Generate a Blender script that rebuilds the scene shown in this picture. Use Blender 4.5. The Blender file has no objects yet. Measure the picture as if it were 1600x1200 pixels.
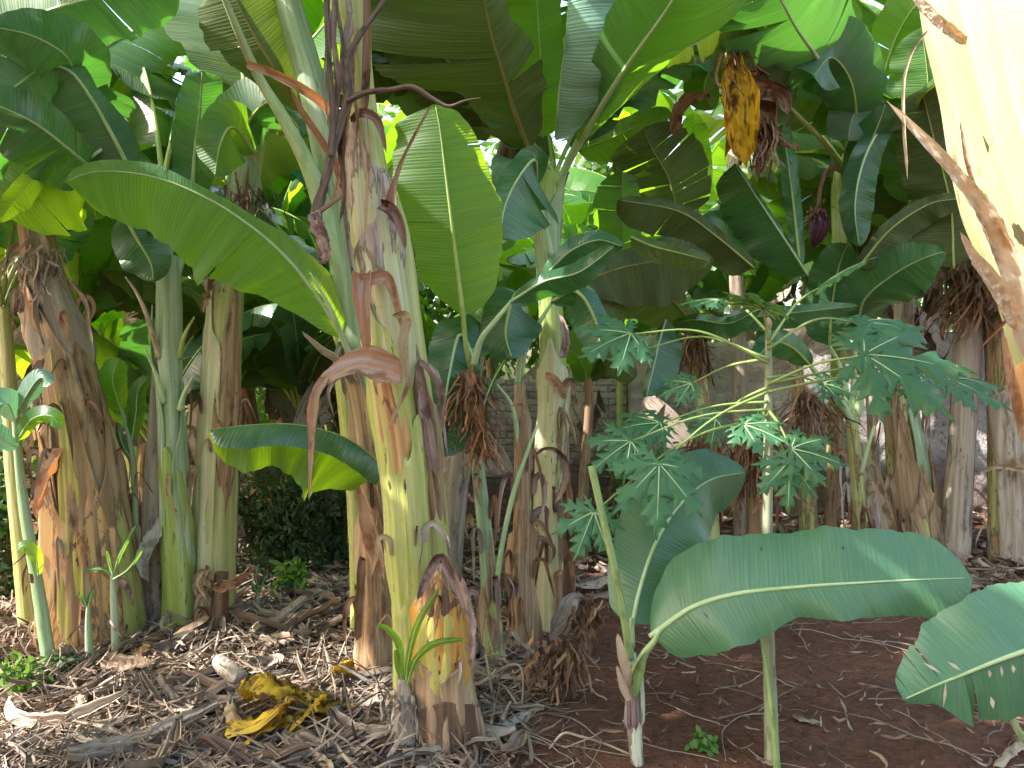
import bpy, math, random
import numpy as np
from mathutils import Vector, noise

# ---------------------------------------------------------------- camera, sky, sun, exposure
SC = bpy.context.scene
CAM_H, F = 1.3, 1200.0            # eye height (m), focal length in photo pixels (1600 wide)
cd = bpy.data.cameras.new('camera'); cam = bpy.data.objects.new('camera', cd)
SC.collection.objects.link(cam); SC.camera = cam
cam.location = (0, 0, CAM_H); cam.rotation_euler = (math.radians(90), 0, 0)
cd.sensor_width = 36; cd.lens = 36 * F / 1600; cd.clip_start = .05; cd.clip_end = 2000
SUN_EL, SUN_AZ = 40, 255          # azimuth: compass-like, 0 = +Y, 90 = +X
w = bpy.data.worlds.new('World'); SC.world = w; w.use_nodes = True
nt = w.node_tree; nt.nodes.clear()
sky = nt.nodes.new('ShaderNodeTexSky'); sky.sky_type = 'NISHITA'; sky.sun_disc = False
sky.sun_elevation = math.radians(SUN_EL); sky.sun_rotation = math.radians(SUN_AZ)
sky.air_density = 1.6; sky.dust_density = 4.0; sky.ozone_density = 1.0
bg = nt.nodes.new('ShaderNodeBackground'); bg.inputs[1].default_value = .15
wo = nt.nodes.new('ShaderNodeOutputWorld')
nt.links.new(sky.outputs[0], bg.inputs[0]); nt.links.new(bg.outputs[0], wo.inputs[0])
sl = bpy.data.lights.new('sun', 'SUN'); sl.energy = 3.2; sl.angle = math.radians(.6); sl.color = (1, .96, .88)
so = bpy.data.objects.new('sun', sl); SC.collection.objects.link(so)
az, el = math.radians(SUN_AZ), math.radians(SUN_EL)
SUN = Vector((math.sin(az) * math.cos(el), math.cos(az) * math.cos(el), math.sin(el)))
so.rotation_euler = SUN.to_track_quat('Z', 'Y').to_euler()
SC.view_settings.view_transform = 'Standard'; SC.view_settings.look = 'None'
SC.view_settings.exposure = 1.98; SC.view_settings.gamma = 1
SC.cycles.max_bounces = 8; SC.cycles.diffuse_bounces = 5; SC.cycles.glossy_bounces = 3
SC.cycles.transmission_bounces = 6; SC.cycles.transparent_max_bounces = 4
SC.cycles.sample_clamp_indirect = 6

RNG = np.random.default_rng(7)
random.seed(7)

# ---------------------------------------------------------------- helpers
def P(px, py, d):
    return np.array([(px - 800) / F * d, d, CAM_H + (600 - py) / F * d])

def g(x, y):                      # the ground's height
    z = .035 * noise.noise(Vector((x * .9, y * .9, 3))) + .02 * noise.noise(Vector((x * 3, y * 3, 8)))
    z += .10 * math.exp(-((x + 1.15) ** 2 / .9 + (y - 4.1) ** 2 / .5))
    z += .05 * math.exp(-((x + .3) ** 2 / .12 + (y - 2.9) ** 2 / .15))
    z += .10 / (1 + math.exp(-(y - 6.2) * 2)) * (1 / (1 + math.exp(-(x - .3) * 2)))
    return z

def dist(py): return CAM_H * F / (py - 600.)

def link(o, parent=None):
    SC.collection.objects.link(o)
    if parent is not None: o.parent = parent
    return o

def world_of(o):
    v = Vector((0, 0, 0))
    while o is not None: v += Vector(o.location); o = o.parent
    return np.array(v)

def tag(o, label, cat, group=None, kind=None):
    if label: o['label'] = label
    if cat: o['category'] = cat
    if group: o['group'] = group
    if kind: o['kind'] = kind
    return o

def thing(name, label, cat, loc, group=None):
    o = bpy.data.objects.new(name, None); link(o); o.location = [float(c) for c in loc]
    o.empty_display_size = .1
    return tag(o, label, cat, group)

def mk(name, V, Fc, mat, parent=None, st=None, tint=None, smooth=True, loc=None):
    """one mesh object from world-space vertices and faces; st = surface coordinates, tint = own colour factor"""
    V = np.asarray(V, float)
    base = world_of(parent) if parent is not None else (np.array(loc, float) if loc is not None else np.zeros(3))
    me = bpy.data.meshes.new(name)
    V2 = V - base
    if isinstance(Fc, np.ndarray) and Fc.ndim == 2:
        n, k = Fc.shape
        me.vertices.add(len(V2)); me.vertices.foreach_set('co', V2.ravel().astype(np.float32))
        me.loops.add(n * k); me.loops.foreach_set('vertex_index', Fc.ravel().astype(np.int32))
        me.polygons.add(n); me.polygons.foreach_set('loop_start', np.arange(0, n * k, k, dtype=np.int32))
        me.polygons.foreach_set('loop_total', np.full(n, k, dtype=np.int32))
        me.update(calc_edges=True)
    else:
        me.from_pydata(V2.tolist(), [], [list(map(int, f)) for f in Fc])
    if st is not None:
        a = me.attributes.new('st', 'FLOAT_VECTOR', 'POINT'); a.data.foreach_set('vector', np.asarray(st, np.float32).ravel())
    if tint is None: tint = np.ones((len(V), 3))
    if True:
        t = np.asarray(tint, np.float32)
        if t.shape[1] == 3: t = np.hstack([t, np.ones((len(t), 1), np.float32)])
        a = me.attributes.new('tint', 'FLOAT_COLOR', 'POINT'); a.data.foreach_set('color', t.ravel())
    me.polygons.foreach_set('use_smooth', np.full(len(me.polygons), smooth))
    me.materials.append(mat)
    o = bpy.data.objects.new(name, me)
    if parent is None and loc is not None: o.location = [float(c) for c in loc]
    return link(o, parent)

def catmull(pts, n):
    """resample a polyline (k,m) smoothly to n points, spaced by its length"""
    p = np.asarray(pts, float)
    if len(p) == 2:
        t = np.linspace(0, 1, n)[:, None]; return p[0] * (1 - t) + p[1] * t
    q = np.vstack([2 * p[0] - p[1], p, 2 * p[-1] - p[-2]])
    out = []
    m = 14
    for i in range(1, len(q) - 2):
        t = np.linspace(0, 1, m, endpoint=False)[:, None]
        a, b, c, d = q[i - 1], q[i], q[i + 1], q[i + 2]
        out.append(.5 * ((2 * b) + (c - a) * t + (2 * a - 5 * b + 4 * c - d) * t ** 2 + (3 * b - a - 3 * c + d) * t ** 3))
    out.append(q[-2][None]); o = np.vstack(out)
    s = np.r_[0, np.cumsum(np.linalg.norm(np.diff(o[:, :3], axis=0), axis=1))]
    s /= s[-1]; u = np.linspace(0, 1, n)
    return np.stack([np.interp(u, s, o[:, k]) for k in range(o.shape[1])], 1)

def grid_faces(nu, nv, closed=False, off=0):
    i, j = np.meshgrid(np.arange(nu - 1), np.arange(nv if closed else nv - 1), indexing='ij')
    i, j = i.ravel(), j.ravel(); j2 = (j + 1) % nv
    return np.stack([i * nv + j, i * nv + j2, (i + 1) * nv + j2, (i + 1) * nv + j], 1) + off

def frames(p):
    T = np.gradient(p, axis=0); T /= np.linalg.norm(T, axis=1)[:, None] + 1e-9
    ref = np.array([0, 1, 0.]) if abs(T[0, 1]) < .8 else np.array([1, 0, 0.])
    A = np.zeros_like(T); B = np.zeros_like(T)
    a = ref - T[0] * (ref @ T[0]); a /= np.linalg.norm(a)
    for k in range(len(T)):
        a = a - T[k] * (a @ T[k]); a /= np.linalg.norm(a) + 1e-9
        A[k] = a; B[k] = np.cross(T[k], a)
    return T, A, B

def tube_arrays(p, r, nv=10, flat=1.0, rough=0.0, cap=True):
    """closed round tube along p (n,3) with radii r (n,)"""
    T, A, B = frames(p)
    th = np.linspace(0, 2 * math.pi, nv, endpoint=False)
    n = len(p)
    R = np.asarray(r)[:, None] * np.ones((1, nv))
    if rough: R = R * (1 + rough * RNG.normal(size=R.shape))
    V = p[:, None, :] + R[..., None] * (np.cos(th)[None, :, None] * A[:, None, :] * flat + np.sin(th)[None, :, None] * B[:, None, :])
    L = np.r_[0, np.cumsum(np.linalg.norm(np.diff(p, axis=0), axis=1))]
    st = np.zeros((n, nv, 3)); st[..., 0] = L[:, None]; st[..., 1] = (th * np.mean(r))[None]; st[..., 2] = np.cos(th)[None]
    Vf = V.reshape(-1, 3); Ff = grid_faces(n, nv, True); stf = st.reshape(-1, 3)
    if cap:
        k = len(Vf)
        Vf = np.vstack([Vf, p[:1], p[-1:]]); stf = np.vstack([stf, [[0, 0, 0]], [[L[-1], 0, 0]]])
        a = np.arange(nv); b = (a + 1) % nv
        c1 = np.stack([b, a, np.full(nv, k), np.full(nv, k)], 1); o = (n - 1) * nv
        c2 = np.stack([o + a, o + b, np.full(nv, k + 1), np.full(nv, k + 1)], 1)
        return Vf, [tuple(f) for f in Ff] + [tuple(f[:3]) for f in c1] + [tuple(f[:3]) for f in c2], stf
    return Vf, Ff, stf

def tube(name, pts, r, mat, parent=None, n=None, nv=10, loc=None, **k):
    p = np.asarray(pts, float); rr = np.asarray(r, float) * np.ones(len(p))
    q = catmull(np.hstack([p, rr[:, None]]), n or max(6, len(p) * 5))
    V, Fc, st = tube_arrays(q[:, :3], q[:, 3], nv, **k)
    return mk(name, V, Fc, mat, parent, st, loc=loc)

# ---------------------------------------------------------------- materials
class NT:
    def __init__(s, name):
        s.m = bpy.data.materials.new(name); s.m.use_nodes = True; s.t = s.m.node_tree; s.t.nodes.clear()
    def n(s, kind, **kw):
        x = s.t.nodes.new('ShaderNode' + kind)
        for k, v in kw.items():
            if k[0] == 'i' and k[1:].isdigit(): s.put(v, x.inputs[int(k[1:])])
            elif k.startswith('I_'): s.put(v, x.inputs[k[2:].replace('_', ' ')])
            else: setattr(x, k, v)
        return x
    def put(s, v, inp):
        if isinstance(v, bpy.types.NodeSocket): s.t.links.new(v, inp)
        elif isinstance(v, bpy.types.Node): s.t.links.new(v.outputs[0], inp)
        elif isinstance(v, (tuple, list)) and len(v) == 3 and inp.type == 'RGBA': inp.default_value = (*v, 1)
        else: inp.default_value = v
    def math(s, op, a, b=0., c=None, clamp=False):
        x = s.n('Math', operation=op, i0=a, i1=b, use_clamp=clamp)
        if c is not None: s.put(c, x.inputs[2])
        return x.outputs[0]
    def mix(s, f, a, b, blend='MIX'):
        x = s.n('Mix', data_type='RGBA', blend_type=blend); x.clamp_factor = True
        s.put(f, x.inputs[0]); s.put(a, x.inputs[6]); s.put(b, x.inputs[7]); return x.outputs[2]
    def noise(s, vec, scale, detail=3, rough=.55, dist=0):
        return s.n('TexNoise', I_Vector=vec, I_Scale=scale, I_Detail=detail, I_Roughness=rough, I_Distortion=dist).outputs[0]
    def ramp(s, f, lo, hi):
        return s.n('MapRange', interpolation_type='SMOOTHSTEP', i0=f, i1=lo, i2=hi, i3=0., i4=1.).outputs[0]
    def scale(s, vec, v): return s.n('VectorMath', operation='MULTIPLY', i0=vec, i1=v).outputs[0]
    def out(s, sh):
        o = s.n('OutputMaterial'); s.t.links.new(sh.outputs[0] if isinstance(sh, bpy.types.Node) else sh, o.inputs[0]); return s.m

def leaf_material(name, top, under, trans, amt=.35, rough=.38, brown=.0, spots=0., vein=1.0, old=(.16, .07, .02), coat=.0, broad=.56):
    m = NT(name)
    st = m.n('Attribute', attribute_name='st').outputs[1]
    sep = m.n('SeparateXYZ', i0=st); u, v = sep.outputs[0], sep.outputs[1]
    av = m.math('ABSOLUTE', v); obi = m.n('ObjectInfo')
    ran = obi.outputs['Random']
    uu = m.math('ADD', m.math('SUBTRACT', u, m.math('MULTIPLY', av, .035)), m.math('MULTIPLY', ran, 20.))
    vec = m.n('CombineXYZ', i0=uu, i1=m.math('MULTIPLY', v, .05), i2=0.)
    fine = m.noise(m.scale(vec, (170, 30, 1)), 1, 2, .5)
    wide = m.noise(m.scale(vec, (28, 8, 1)), 1, 2, .6)
    vec3 = m.n('CombineXYZ', i0=uu, i1=m.math('MULTIPLY', v, .2), i2=0.)
    blot = m.noise(vec3, 6., 3, .6)
    side = m.n('NewGeometry').outputs['Backfacing']
    col = m.mix(side, top, under)
    col = m.mix(m.math('MULTIPLY', m.ramp(fine, .35, .75), .35 * vein), col, m.mix(.6, col, (.35, .42, .16)))
    wv = m.math('SINE', m.math('ADD', m.math('MULTIPLY', uu, 420.), m.math('MULTIPLY', wide, 14.)))
    line = m.math('MULTIPLY', m.ramp(wv, .70, 1.), m.ramp(blot, .35, .6))
    col = m.mix(m.math('MULTIPLY', line, .17 * min(vein, 1.5)), col, (.34, .46, .24))
    f = m.math('ADD', 1 - broad * .5, m.math('MULTIPLY', wide, broad)); hv = m.n('CombineXYZ', i0=f, i1=f, i2=f)
    col = m.mix(1., col, hv, 'MULTIPLY')
    yel = m.math('MULTIPLY', m.ramp(blot, .58, .8), .45)
    col = m.mix(yel, col, m.mix(.5, col, (.34, .36, .03)))
    # age at the margin, and old spots, are colours of the leaf itself
    edge = m.ramp(m.math('ADD', m.math('POWER', av, 10.), m.math('MULTIPLY', m.math('SUBTRACT', blot, .5), .9)), 1.32 - brown, 1.5 - brown)
    pos = m.n('TexCoord').outputs['Object']
    sp = m.ramp(m.noise(pos, 16, 3, .7), .74 - spots, .80 - spots)
    aged = m.math('MAXIMUM', edge, sp)
    col = m.mix(aged, col, old)
    hsv = m.n('HueSaturation', I_Color=col)
    m.put(m.math('ADD', .485, m.math('MULTIPLY', ran, .03)), hsv.inputs[0])
    m.put(m.math('ADD', .8, m.math('MULTIPLY', ran, .4)), hsv.inputs[2])
    bmp = m.n('Bump', I_Strength=.55 * vein, I_Distance=.004, I_Height=m.math('ADD', m.math('ADD', m.math('MULTIPLY', fine, .5), wide), m.math('MULTIPLY', wv, .22)))
    pr = m.n('BsdfPrincipled', I_Base_Color=hsv.outputs[0], I_Roughness=m.mix(side, (rough,) * 3, (min(1, rough + .2),) * 3), I_Normal=bmp.outputs[0])
    pr.inputs['Specular IOR Level'].default_value = .5
    pr.inputs['Coat Weight'].default_value = coat; pr.inputs['Coat Roughness'].default_value = .25
    tc = m.mix(aged, trans, (.25, .12, .02))
    tc = m.mix(1., tc, hv, 'MULTIPLY')
    tr = m.n('BsdfTranslucent', I_Color=tc, I_Normal=bmp.outputs[0])
    return m.out(m.n('MixShader', i0=amt, i1=pr.outputs[0], i2=tr.outputs[0]))

LM = {  # green, bright, teal, olive: differing light on leaves put into their colours
 'green': leaf_material('banana_leaf_green', (.030, .115, .028), (.060, .14, .045), (.26, .52, .015), .46, .30, brown=.12, spots=.02),
 'bright': leaf_material('banana_leaf_bright', (.045, .165, .028), (.08, .19, .04), (.40, .70, .015), .60, .36, brown=.04),
 'lime': leaf_material('banana_leaf_lime', (.26, .34, .02), (.28, .34, .03), (.75, .85, .01), .5, .4, brown=.12, spots=.05),
 'lit': leaf_material('banana_leaf_translucent', (.030, .130, .065), (.07, .18, .05), (.50, .80, .015), .56, .34, brown=.02),
 'gold': leaf_material('banana_leaf_golden', (.72, .40, .012), (.70, .36, .015), (.95, .50, .01), .45, .5, brown=.30, spots=.06, old=(.10, .045, .015)),
 'teal': leaf_material('banana_leaf_teal', (.026, .105, .062), (.060, .145, .090), (.12, .38, .035), .30, .25, brown=.10, coat=.35),
 'young': leaf_material('banana_leaf_young', (.064, .172, .098), (.09, .19, .11), (.16, .36, .05), .20, .38, brown=.0, coat=.15, broad=.26, vein=.6),
 'pale_sheen': leaf_material('banana_leaf_pale_sheen', (.22, .40, .36), (.22, .36, .30), (.12, .32, .12), .25, .30, vein=1.6, coat=.3),  # pale blue sky sheen painted into the colour; plain pale on sucker leaves
 'olive': leaf_material('banana_leaf_old_dark', (.045, .10, .022), (.055, .085, .028), (.16, .24, .02), .28, .45, brown=.28, spots=.05),
 'tatty': leaf_material('banana_leaf_tattered', (.07, .13, .03), (.09, .13, .05), (.22, .36, .02), .4, .5, brown=.45, spots=.10),
 'yellow': leaf_material('banana_leaf_yellowed', (.52, .30, .015), (.50, .28, .02), (.85, .45, .01), .4, .5, brown=.55, spots=.10, old=(.09, .04, .015)),
 'papaya': leaf_material('papaya_leaf', (.036, .14, .058), (.10, .2, .08), (.16, .36, .03), .28, .45, vein=.4),
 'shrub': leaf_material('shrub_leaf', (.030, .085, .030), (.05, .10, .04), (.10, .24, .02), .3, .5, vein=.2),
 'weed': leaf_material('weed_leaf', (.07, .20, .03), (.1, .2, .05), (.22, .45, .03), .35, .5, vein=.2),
 'wood': leaf_material('tree_leaf', (.045, .11, .03), (.07, .13, .05), (.22, .40, .04), .45, .35, vein=.2),
}

def stem_material(name, a, b, dry, drycol, fleck=.5, rough=.5, low=None):
    """layered banana sheath: a / b = fresh colours in long streaks, dry = share of papery brown patches"""
    m = NT(name)
    at = m.n('Attribute', attribute_name='st').outputs[1]
    sep = m.n('SeparateXYZ', i0=at); u, v, age = sep.outputs
    ran = m.math('MULTIPLY', m.n('ObjectInfo').outputs['Random'], 30.)
    vec = m.n('CombineXYZ', i0=m.math('ADD', u, ran), i1=v, i2=ran)
    streak = m.noise(m.scale(vec, (1.6, 42, 1)), 1, 4, .6)
    fib = m.noise(m.scale(vec, (5, 260, 1)), 1, 2, .5)
    big = m.noise(m.scale(vec, (1.5, 9, 1)), 1, 5, .68, .5)
    col = m.mix(m.ramp(streak, .38, .66), a, b)
    f = m.math('ADD', .78, m.math('MULTIPLY', fib, .44)); col = m.mix(1., col, m.n('CombineXYZ', i0=f, i1=f, i2=f), 'MULTIPLY')
    mk_ = m.ramp(m.math('ADD', big, m.math('MULTIPLY', m.math('SUBTRACT', m.math('ADD', age, dry), .5), .8)), .50, .60)
    d2 = m.mix(m.ramp(streak, .4, .62), drycol[0], drycol[1])
    d2 = m.mix(m.ramp(m.noise(m.scale(vec, (3, 16, 1)), 1, 4, .7), .5, .68), d2, drycol[2])
    rim = m.math('MULTIPLY', m.ramp(mk_, .02, .3), m.math('SUBTRACT', 1., m.ramp(mk_, .5, .95)))
    col = m.mix(mk_, col, d2); col = m.mix(m.math('MULTIPLY', rim, .7), col, (.10, .05, .03))
    fl = m.ramp(m.noise(m.scale(vec, (14, 60, 1)), 1, 2, .5), .72 - .1 * fleck, .76 - .1 * fleck)
    gate = m.ramp(m.noise(m.scale(vec, (3, 9, 1)), 1, 2, .5), .5, .62)
    col = m.mix(m.math('MULTIPLY', m.math('MULTIPLY', fl, gate), .9), col, (.035, .02, .014))
    h = m.math('ADD', m.math('MULTIPLY', fib, .35), m.math('ADD', m.math('MULTIPLY', streak, .8), m.math('MULTIPLY', mk_, .5)))
    bmp = m.n('Bump', I_Strength=.7, I_Distance=.006, I_Height=h)
    pr = m.n('BsdfPrincipled', I_Base_Color=col, I_Roughness=m.math('ADD', rough, m.math('MULTIPLY', mk_, .25)), I_Normal=bmp.outputs[0])
    pr.inputs['Specular IOR Level'].default_value = .4
    return m.out(pr)

BR = ((.30, .18, .10), (.42, .30, .19), (.13, .075, .05))
GREYD = ((.30, .24, .19), (.42, .36, .29), (.14, .10, .085))
PEACH = ((.50, .26, .11), (.56, .36, .20), (.20, .09, .045))
PURP = ((.16, .10, .10), (.30, .24, .24), (.06, .035, .04))
SM = {
 'main': stem_material('pseudostem_yellow_green', (.36, .39, .085), (.49, .48, .21), .14, BR, .8, .42),
 'cream': stem_material('pseudostem_cream', (.45, .45, .22), (.56, .53, .38), .20, ((.40, .32, .28), (.52, .42, .38), (.16, .11, .10)), .8, .42),
 'green': stem_material('pseudostem_green', (.25, .33, .07), (.36, .42, .16), .06, BR, 1., .42),
 'pale': stem_material('pseudostem_pale_waxy', (.22, .33, .17), (.38, .46, .32), .05, PURP, .6, .5),
 'peach': stem_material('sheath_orange_brown', (.46, .24, .09), (.50, .32, .14), .45, PEACH, .8, .55),
 'brown': stem_material('sheath_brown_papery', (.26, .15, .08), (.38, .25, .15), .55, BR, .4, .8),
 'grey': stem_material('sheath_grey_papery', (.32, .26, .18), (.44, .37, .27), .5, GREYD, .4, .85),
 'dark': stem_material('sheath_dark_fibrous', (.09, .05, .035), (.16, .09, .06), .5, ((.11, .06, .04), (.2, .12, .08), (.05, .03, .02)), .3, .9),
 'half': stem_material('pseudostem_half_dry', (.32, .34, .10), (.45, .44, .22), .36, BR, .8, .5),
 'sapling': stem_material('young_stem_pale', (.40, .46, .32), (.58, .60, .50), .34, PURP, .9, .5),
 'sunlit_pale': stem_material('pseudostem_sunlit_pale', (.46, .50, .22), (.56, .56, .36), .12, ((.42, .33, .25), (.6, .5, .42), (.2, .13, .1)), .9, .45),  # paler copy for the near trunk; sun glare put into its colour
 'orange': stem_material('sheath_orange', (.50, .23, .05), (.55, .33, .07), .30, PEACH, .9, .5),
 'yellow': stem_material('sheath_yellow', (.46, .38, .08), (.50, .42, .16), .12, PEACH, 1.1, .42),
}

def dry_material(name, a, b, c, rough=.8, trans=None, blot=None):
    m = NT(name)
    at = m.n('Attribute', attribute_name='st').outputs[1]
    ti = m.n('Attribute', attribute_name='tint').outputs[0]
    ran = m.math('MULTIPLY', m.n('ObjectInfo').outputs['Random'], 30.)
    vec = m.n('VectorMath', operation='ADD', i0=at, i1=m.n('CombineXYZ', i0=ran, i1=ran, i2=0.).outputs[0]).outputs[0]
    streak = m.noise(m.scale(vec, (3, 70, 1)), 1, 4, .6)
    big = m.noise(m.scale(vec, (9, 14, 1)), 1, 3, .6)
    col = m.mix(m.ramp(streak, .35, .65), a, b); col = m.mix(m.ramp(big, .5, .66), col, c)
    if blot: col = m.mix(m.ramp(m.noise(m.scale(vec, (7, 55, 1)), 1, 4, .65), blot[0], blot[1]), col, c)
    col = m.mix(1., col, ti, 'MULTIPLY')
    bmp = m.n('Bump', I_Strength=.8, I_Distance=.005, I_Height=m.math('ADD', streak, big))
    pr = m.n('BsdfPrincipled', I_Base_Color=col, I_Roughness=rough, I_Normal=bmp.outputs[0])
    pr.inputs['Specular IOR Level'].default_value = .25
    if trans is None: return m.out(pr)
    tr = m.n('BsdfTranslucent', I_Color=trans)
    return m.out(m.n('MixShader', i0=.25, i1=pr.outputs[0], i2=tr.outputs[0]))

DM = {
 'litter': dry_material('dead_leaf_litter', (.31, .245, .20), (.46, .385, .33), (.17, .12, .095)),
 'peach': dry_material('dead_sheath_orange', (.42, .25, .15), (.52, .43, .37), (.24, .13, .08), .7, (.6, .22, .06)),
 'purple': dry_material('dead_sheath_purplish', (.26, .15, .12), (.42, .33, .30), (.13, .07, .06), .75),
 'beige': dry_material('dead_leaf_beige', (.42, .32, .20), (.56, .46, .33), (.22, .14, .09), .8, (.5, .3, .12)),
 'brown': dry_material('dead_leaf_brown', (.20, .11, .065), (.32, .19, .12), (.08, .045, .03), .85),
 'fibre': dry_material('dead_fibre_rust', (.22, .10, .05), (.36, .19, .10), (.09, .04, .025), .85),
 'pale': dry_material('dead_sheath_bleached', (.62, .52, .42), (.72, .65, .56), (.40, .25, .16), .75, (.7, .35, .12)),
 'wood': dry_material('dead_wood', (.10, .072, .06), (.19, .14, .115), (.045, .032, .028), .85),
 'stick': dry_material('dry_stalk', (.38, .30, .21), (.50, .42, .31), (.22, .15, .10), .8),
 'yellow': dry_material('wilted_leaf_yellow', (.48, .31, .02), (.58, .40, .05), (.07, .04, .02), .6, (.5, .3, .02), blot=(.50, .56)),
 'gold': dry_material('dead_leaf_golden', (.72, .40, .02), (.80, .50, .03), (.10, .045, .02), .6, (.95, .45, .02), blot=(.54, .60)),
 'grey': dry_material('dead_leaf_grey', (.32, .30, .28), (.42, .40, .38), (.2, .18, .16), .8),
 'green': dry_material('green_stalk', (.24, .34, .13), (.36, .46, .22), (.18, .26, .09), .45),
 'rib': dry_material('leaf_midrib', (.30, .40, .10), (.40, .48, .18), (.26, .36, .08), .45),
 'riblight': dry_material('leaf_midrib_pale', (.36, .50, .26), (.46, .58, .34), (.32, .46, .22), .4),
 'ribdark': dry_material('leaf_midrib_old', (.20, .19, .05), (.27, .24, .08), (.15, .12, .04), .5),
 'petiole': dry_material('papaya_petiole', (.24, .34, .09), (.30, .38, .14), (.22, .25, .10), .45),
 'pstem': dry_material('papaya_stem', (.25, .28, .17), (.34, .35, .24), (.20, .20, .13), .6),
 'flower': dry_material('banana_flower', (.045, .012, .03), (.08, .02, .04), (.03, .008, .016), .4),
}
WHITE = lambda n: np.ones((n, 3))
# ---------------------------------------------------------------- builders
def side_profile(t, pts, sharp=(.10, .16)):
    a = np.interp(t, np.linspace(0, 1, len(pts)), pts)
    a0, a1 = sharp
    lo = np.clip(t / a0, 0, 1) if a0 > 0 else np.ones_like(t); hi = np.clip((1 - t) / a1, 0, 1) if a1 > 0 else np.ones_like(t)
    return a * np.sqrt(1 - (1 - lo) ** 2) * np.sqrt(1 - (1 - hi) ** 2)

def make_tears(spec, seed):
    r = random.Random(seed)
    if isinstance(spec, int): return sorted(r.uniform(.08, .95) for _ in range(spec))
    return list(spec)

def blade(name, parent, pts, wl, wr, aL=20, aR=20, curl=(0, 0), tears=(0, 0), mat='green', up=True, rib='rib', ribr=.011,
          pet=None, gap=.05, jit=14, wave=.018, seed=0, sharp=(.1, .16), world=None, nrib=True, cross=7, nlen=56, loc=None, ribname='midrib', petr=None):
    """a leaf: pts = midrib as (px, py, depth), wl / wr = seen half widths in pixels left / right of travel,
       aL / aR = fold of each half away from the viewer, world = None or (points, side vectors, normals, half width)"""
    rd = random.Random(seed * 7919 + len(name))
    if world is None:
        q = catmull([[*P(*p), p[2]] for p in pts], nlen); mid = q[:, :3]; dep = q[:, 3]
        T = np.gradient(mid, axis=0); T /= np.linalg.norm(T, axis=1)[:, None]
        view = mid - np.array([0, 0, CAM_H]); view /= np.linalg.norm(view, axis=1)[:, None]
        R = np.cross(view, T)
        nr = np.linalg.norm(R, axis=1)[:, None]; R /= nr
        A = view - T * np.sum(view * T, 1)[:, None]; A /= np.linalg.norm(A, axis=1)[:, None]
        px = dep / F
    else:
        mid, R, A, sc = world; dep = None; px = sc * np.ones(len(mid)); nlen = len(mid)
    L = np.r_[0, np.cumsum(np.linalg.norm(np.diff(mid, axis=0), axis=1))]; Lt = L[-1]
    t = L / Lt
    Vs, Fs, Ss, off = [], [], [], 0
    for side, wp, ang, cu, tr in ((-1, wl, aL, curl[0], tears[0]), (1, wr, aR, curl[1], tears[1])):
        if wp is None: continue
        W = side_profile(t, wp, sharp) * px
        e1, e2 = rd.uniform(0, 6), rd.uniform(0, 6)
        W = W * (1 + .018 * np.sin(t * Lt * 34 + e1) + .014 * np.sin(t * Lt * 83 + e2) + .010 * RNG.normal(size=len(W)))
        cuts = [0.] + make_tears(tr, seed * 31 + side) + [1.]
        ph = rd.uniform(0, 6.28)
        for k in range(len(cuts) - 1):
            t0, t1 = cuts[k], cuts[k + 1]
            m = max(3, int(round((t1 - t0) * nlen)) + 1)
            ts = np.linspace(t0, t1, m)
            torn = len(cuts) > 2
            ja = rd.uniform(-jit, jit) if torn else 0; jw = rd.uniform(.9, 1.04) if torn else 1; jc = rd.uniform(-jit, jit) if torn else 0
            gp = rd.uniform(.3, 1.) * gap if torn else 0
            tc = (t0 + t1) / 2
            tot = sum(math.cos(math.radians(ang + cu * (i + .5) / cross)) for i in range(cross)) / cross
            for j in range(cross + 1):
                v = j / cross
                tt = np.clip(tc + (ts - tc) * (1 - gp * v * (1 if m > 3 else 1)), 0, 1)
                tt = np.clip(tt + .05 * v * np.sin(np.pi * tt), 0, 1)
                mp = np.stack([np.interp(tt, t, mid[:, c]) for c in range(3)], 1)
                Rm = np.stack([np.interp(tt, t, R[:, c]) for c in range(3)], 1)
                Am = np.stack([np.interp(tt, t, A[:, c]) for c in range(3)], 1)
                ww = np.interp(ts, t, W) / max(tot, .25) * jw
                # integrate the curling cross section
                s_, a_ = 0., 0.
                for i in range(j):
                    th = math.radians(ang + ja + (cu + jc) * (i + .5) / cross)
                    s_ += math.cos(th) / cross; a_ += math.sin(th) / cross
                und = wave * v ** 1.5 * (np.sin(ts * Lt * 16 + ph) + .6 * np.sin(ts * Lt * 37 + ph * 2))
                p = mp + side * Rm * (ww * s_)[:, None] + Am * (ww * a_ + und)[:, None]
                Vs.append(p); Ss.append(np.stack([tt * Lt, np.full(m, side * v), np.zeros(m)], 1))
            fc = grid_faces(cross + 1, m, off=off)
            # winding: front = upper face; towards the viewer when up
            if (side == 1) == bool(up): fc = fc[:, ::-1]
            Fs.append(fc); off += (cross + 1) * m
    o = mk(name, np.vstack(Vs), np.vstack(Fs), LM[mat] if isinstance(mat, str) and mat in LM else DM[mat], parent, np.vstack(Ss),
           tint=WHITE(off), loc=loc)
    if nrib:
        pp = mid[::3] if pet is None else np.vstack([[P(*p) for p in pet], mid[::3]])
        ext = 0 if pet is None else len(pet)
        r = np.r_[np.linspace(petr or ribr * 1.5, ribr, ext) if ext else [], np.linspace(ribr, ribr * .18, len(mid[::3]))]
        tube(ribname, pp, r, DM[rib], o, n=max(24, len(pp) * 2), nv=8)
    return o

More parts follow.
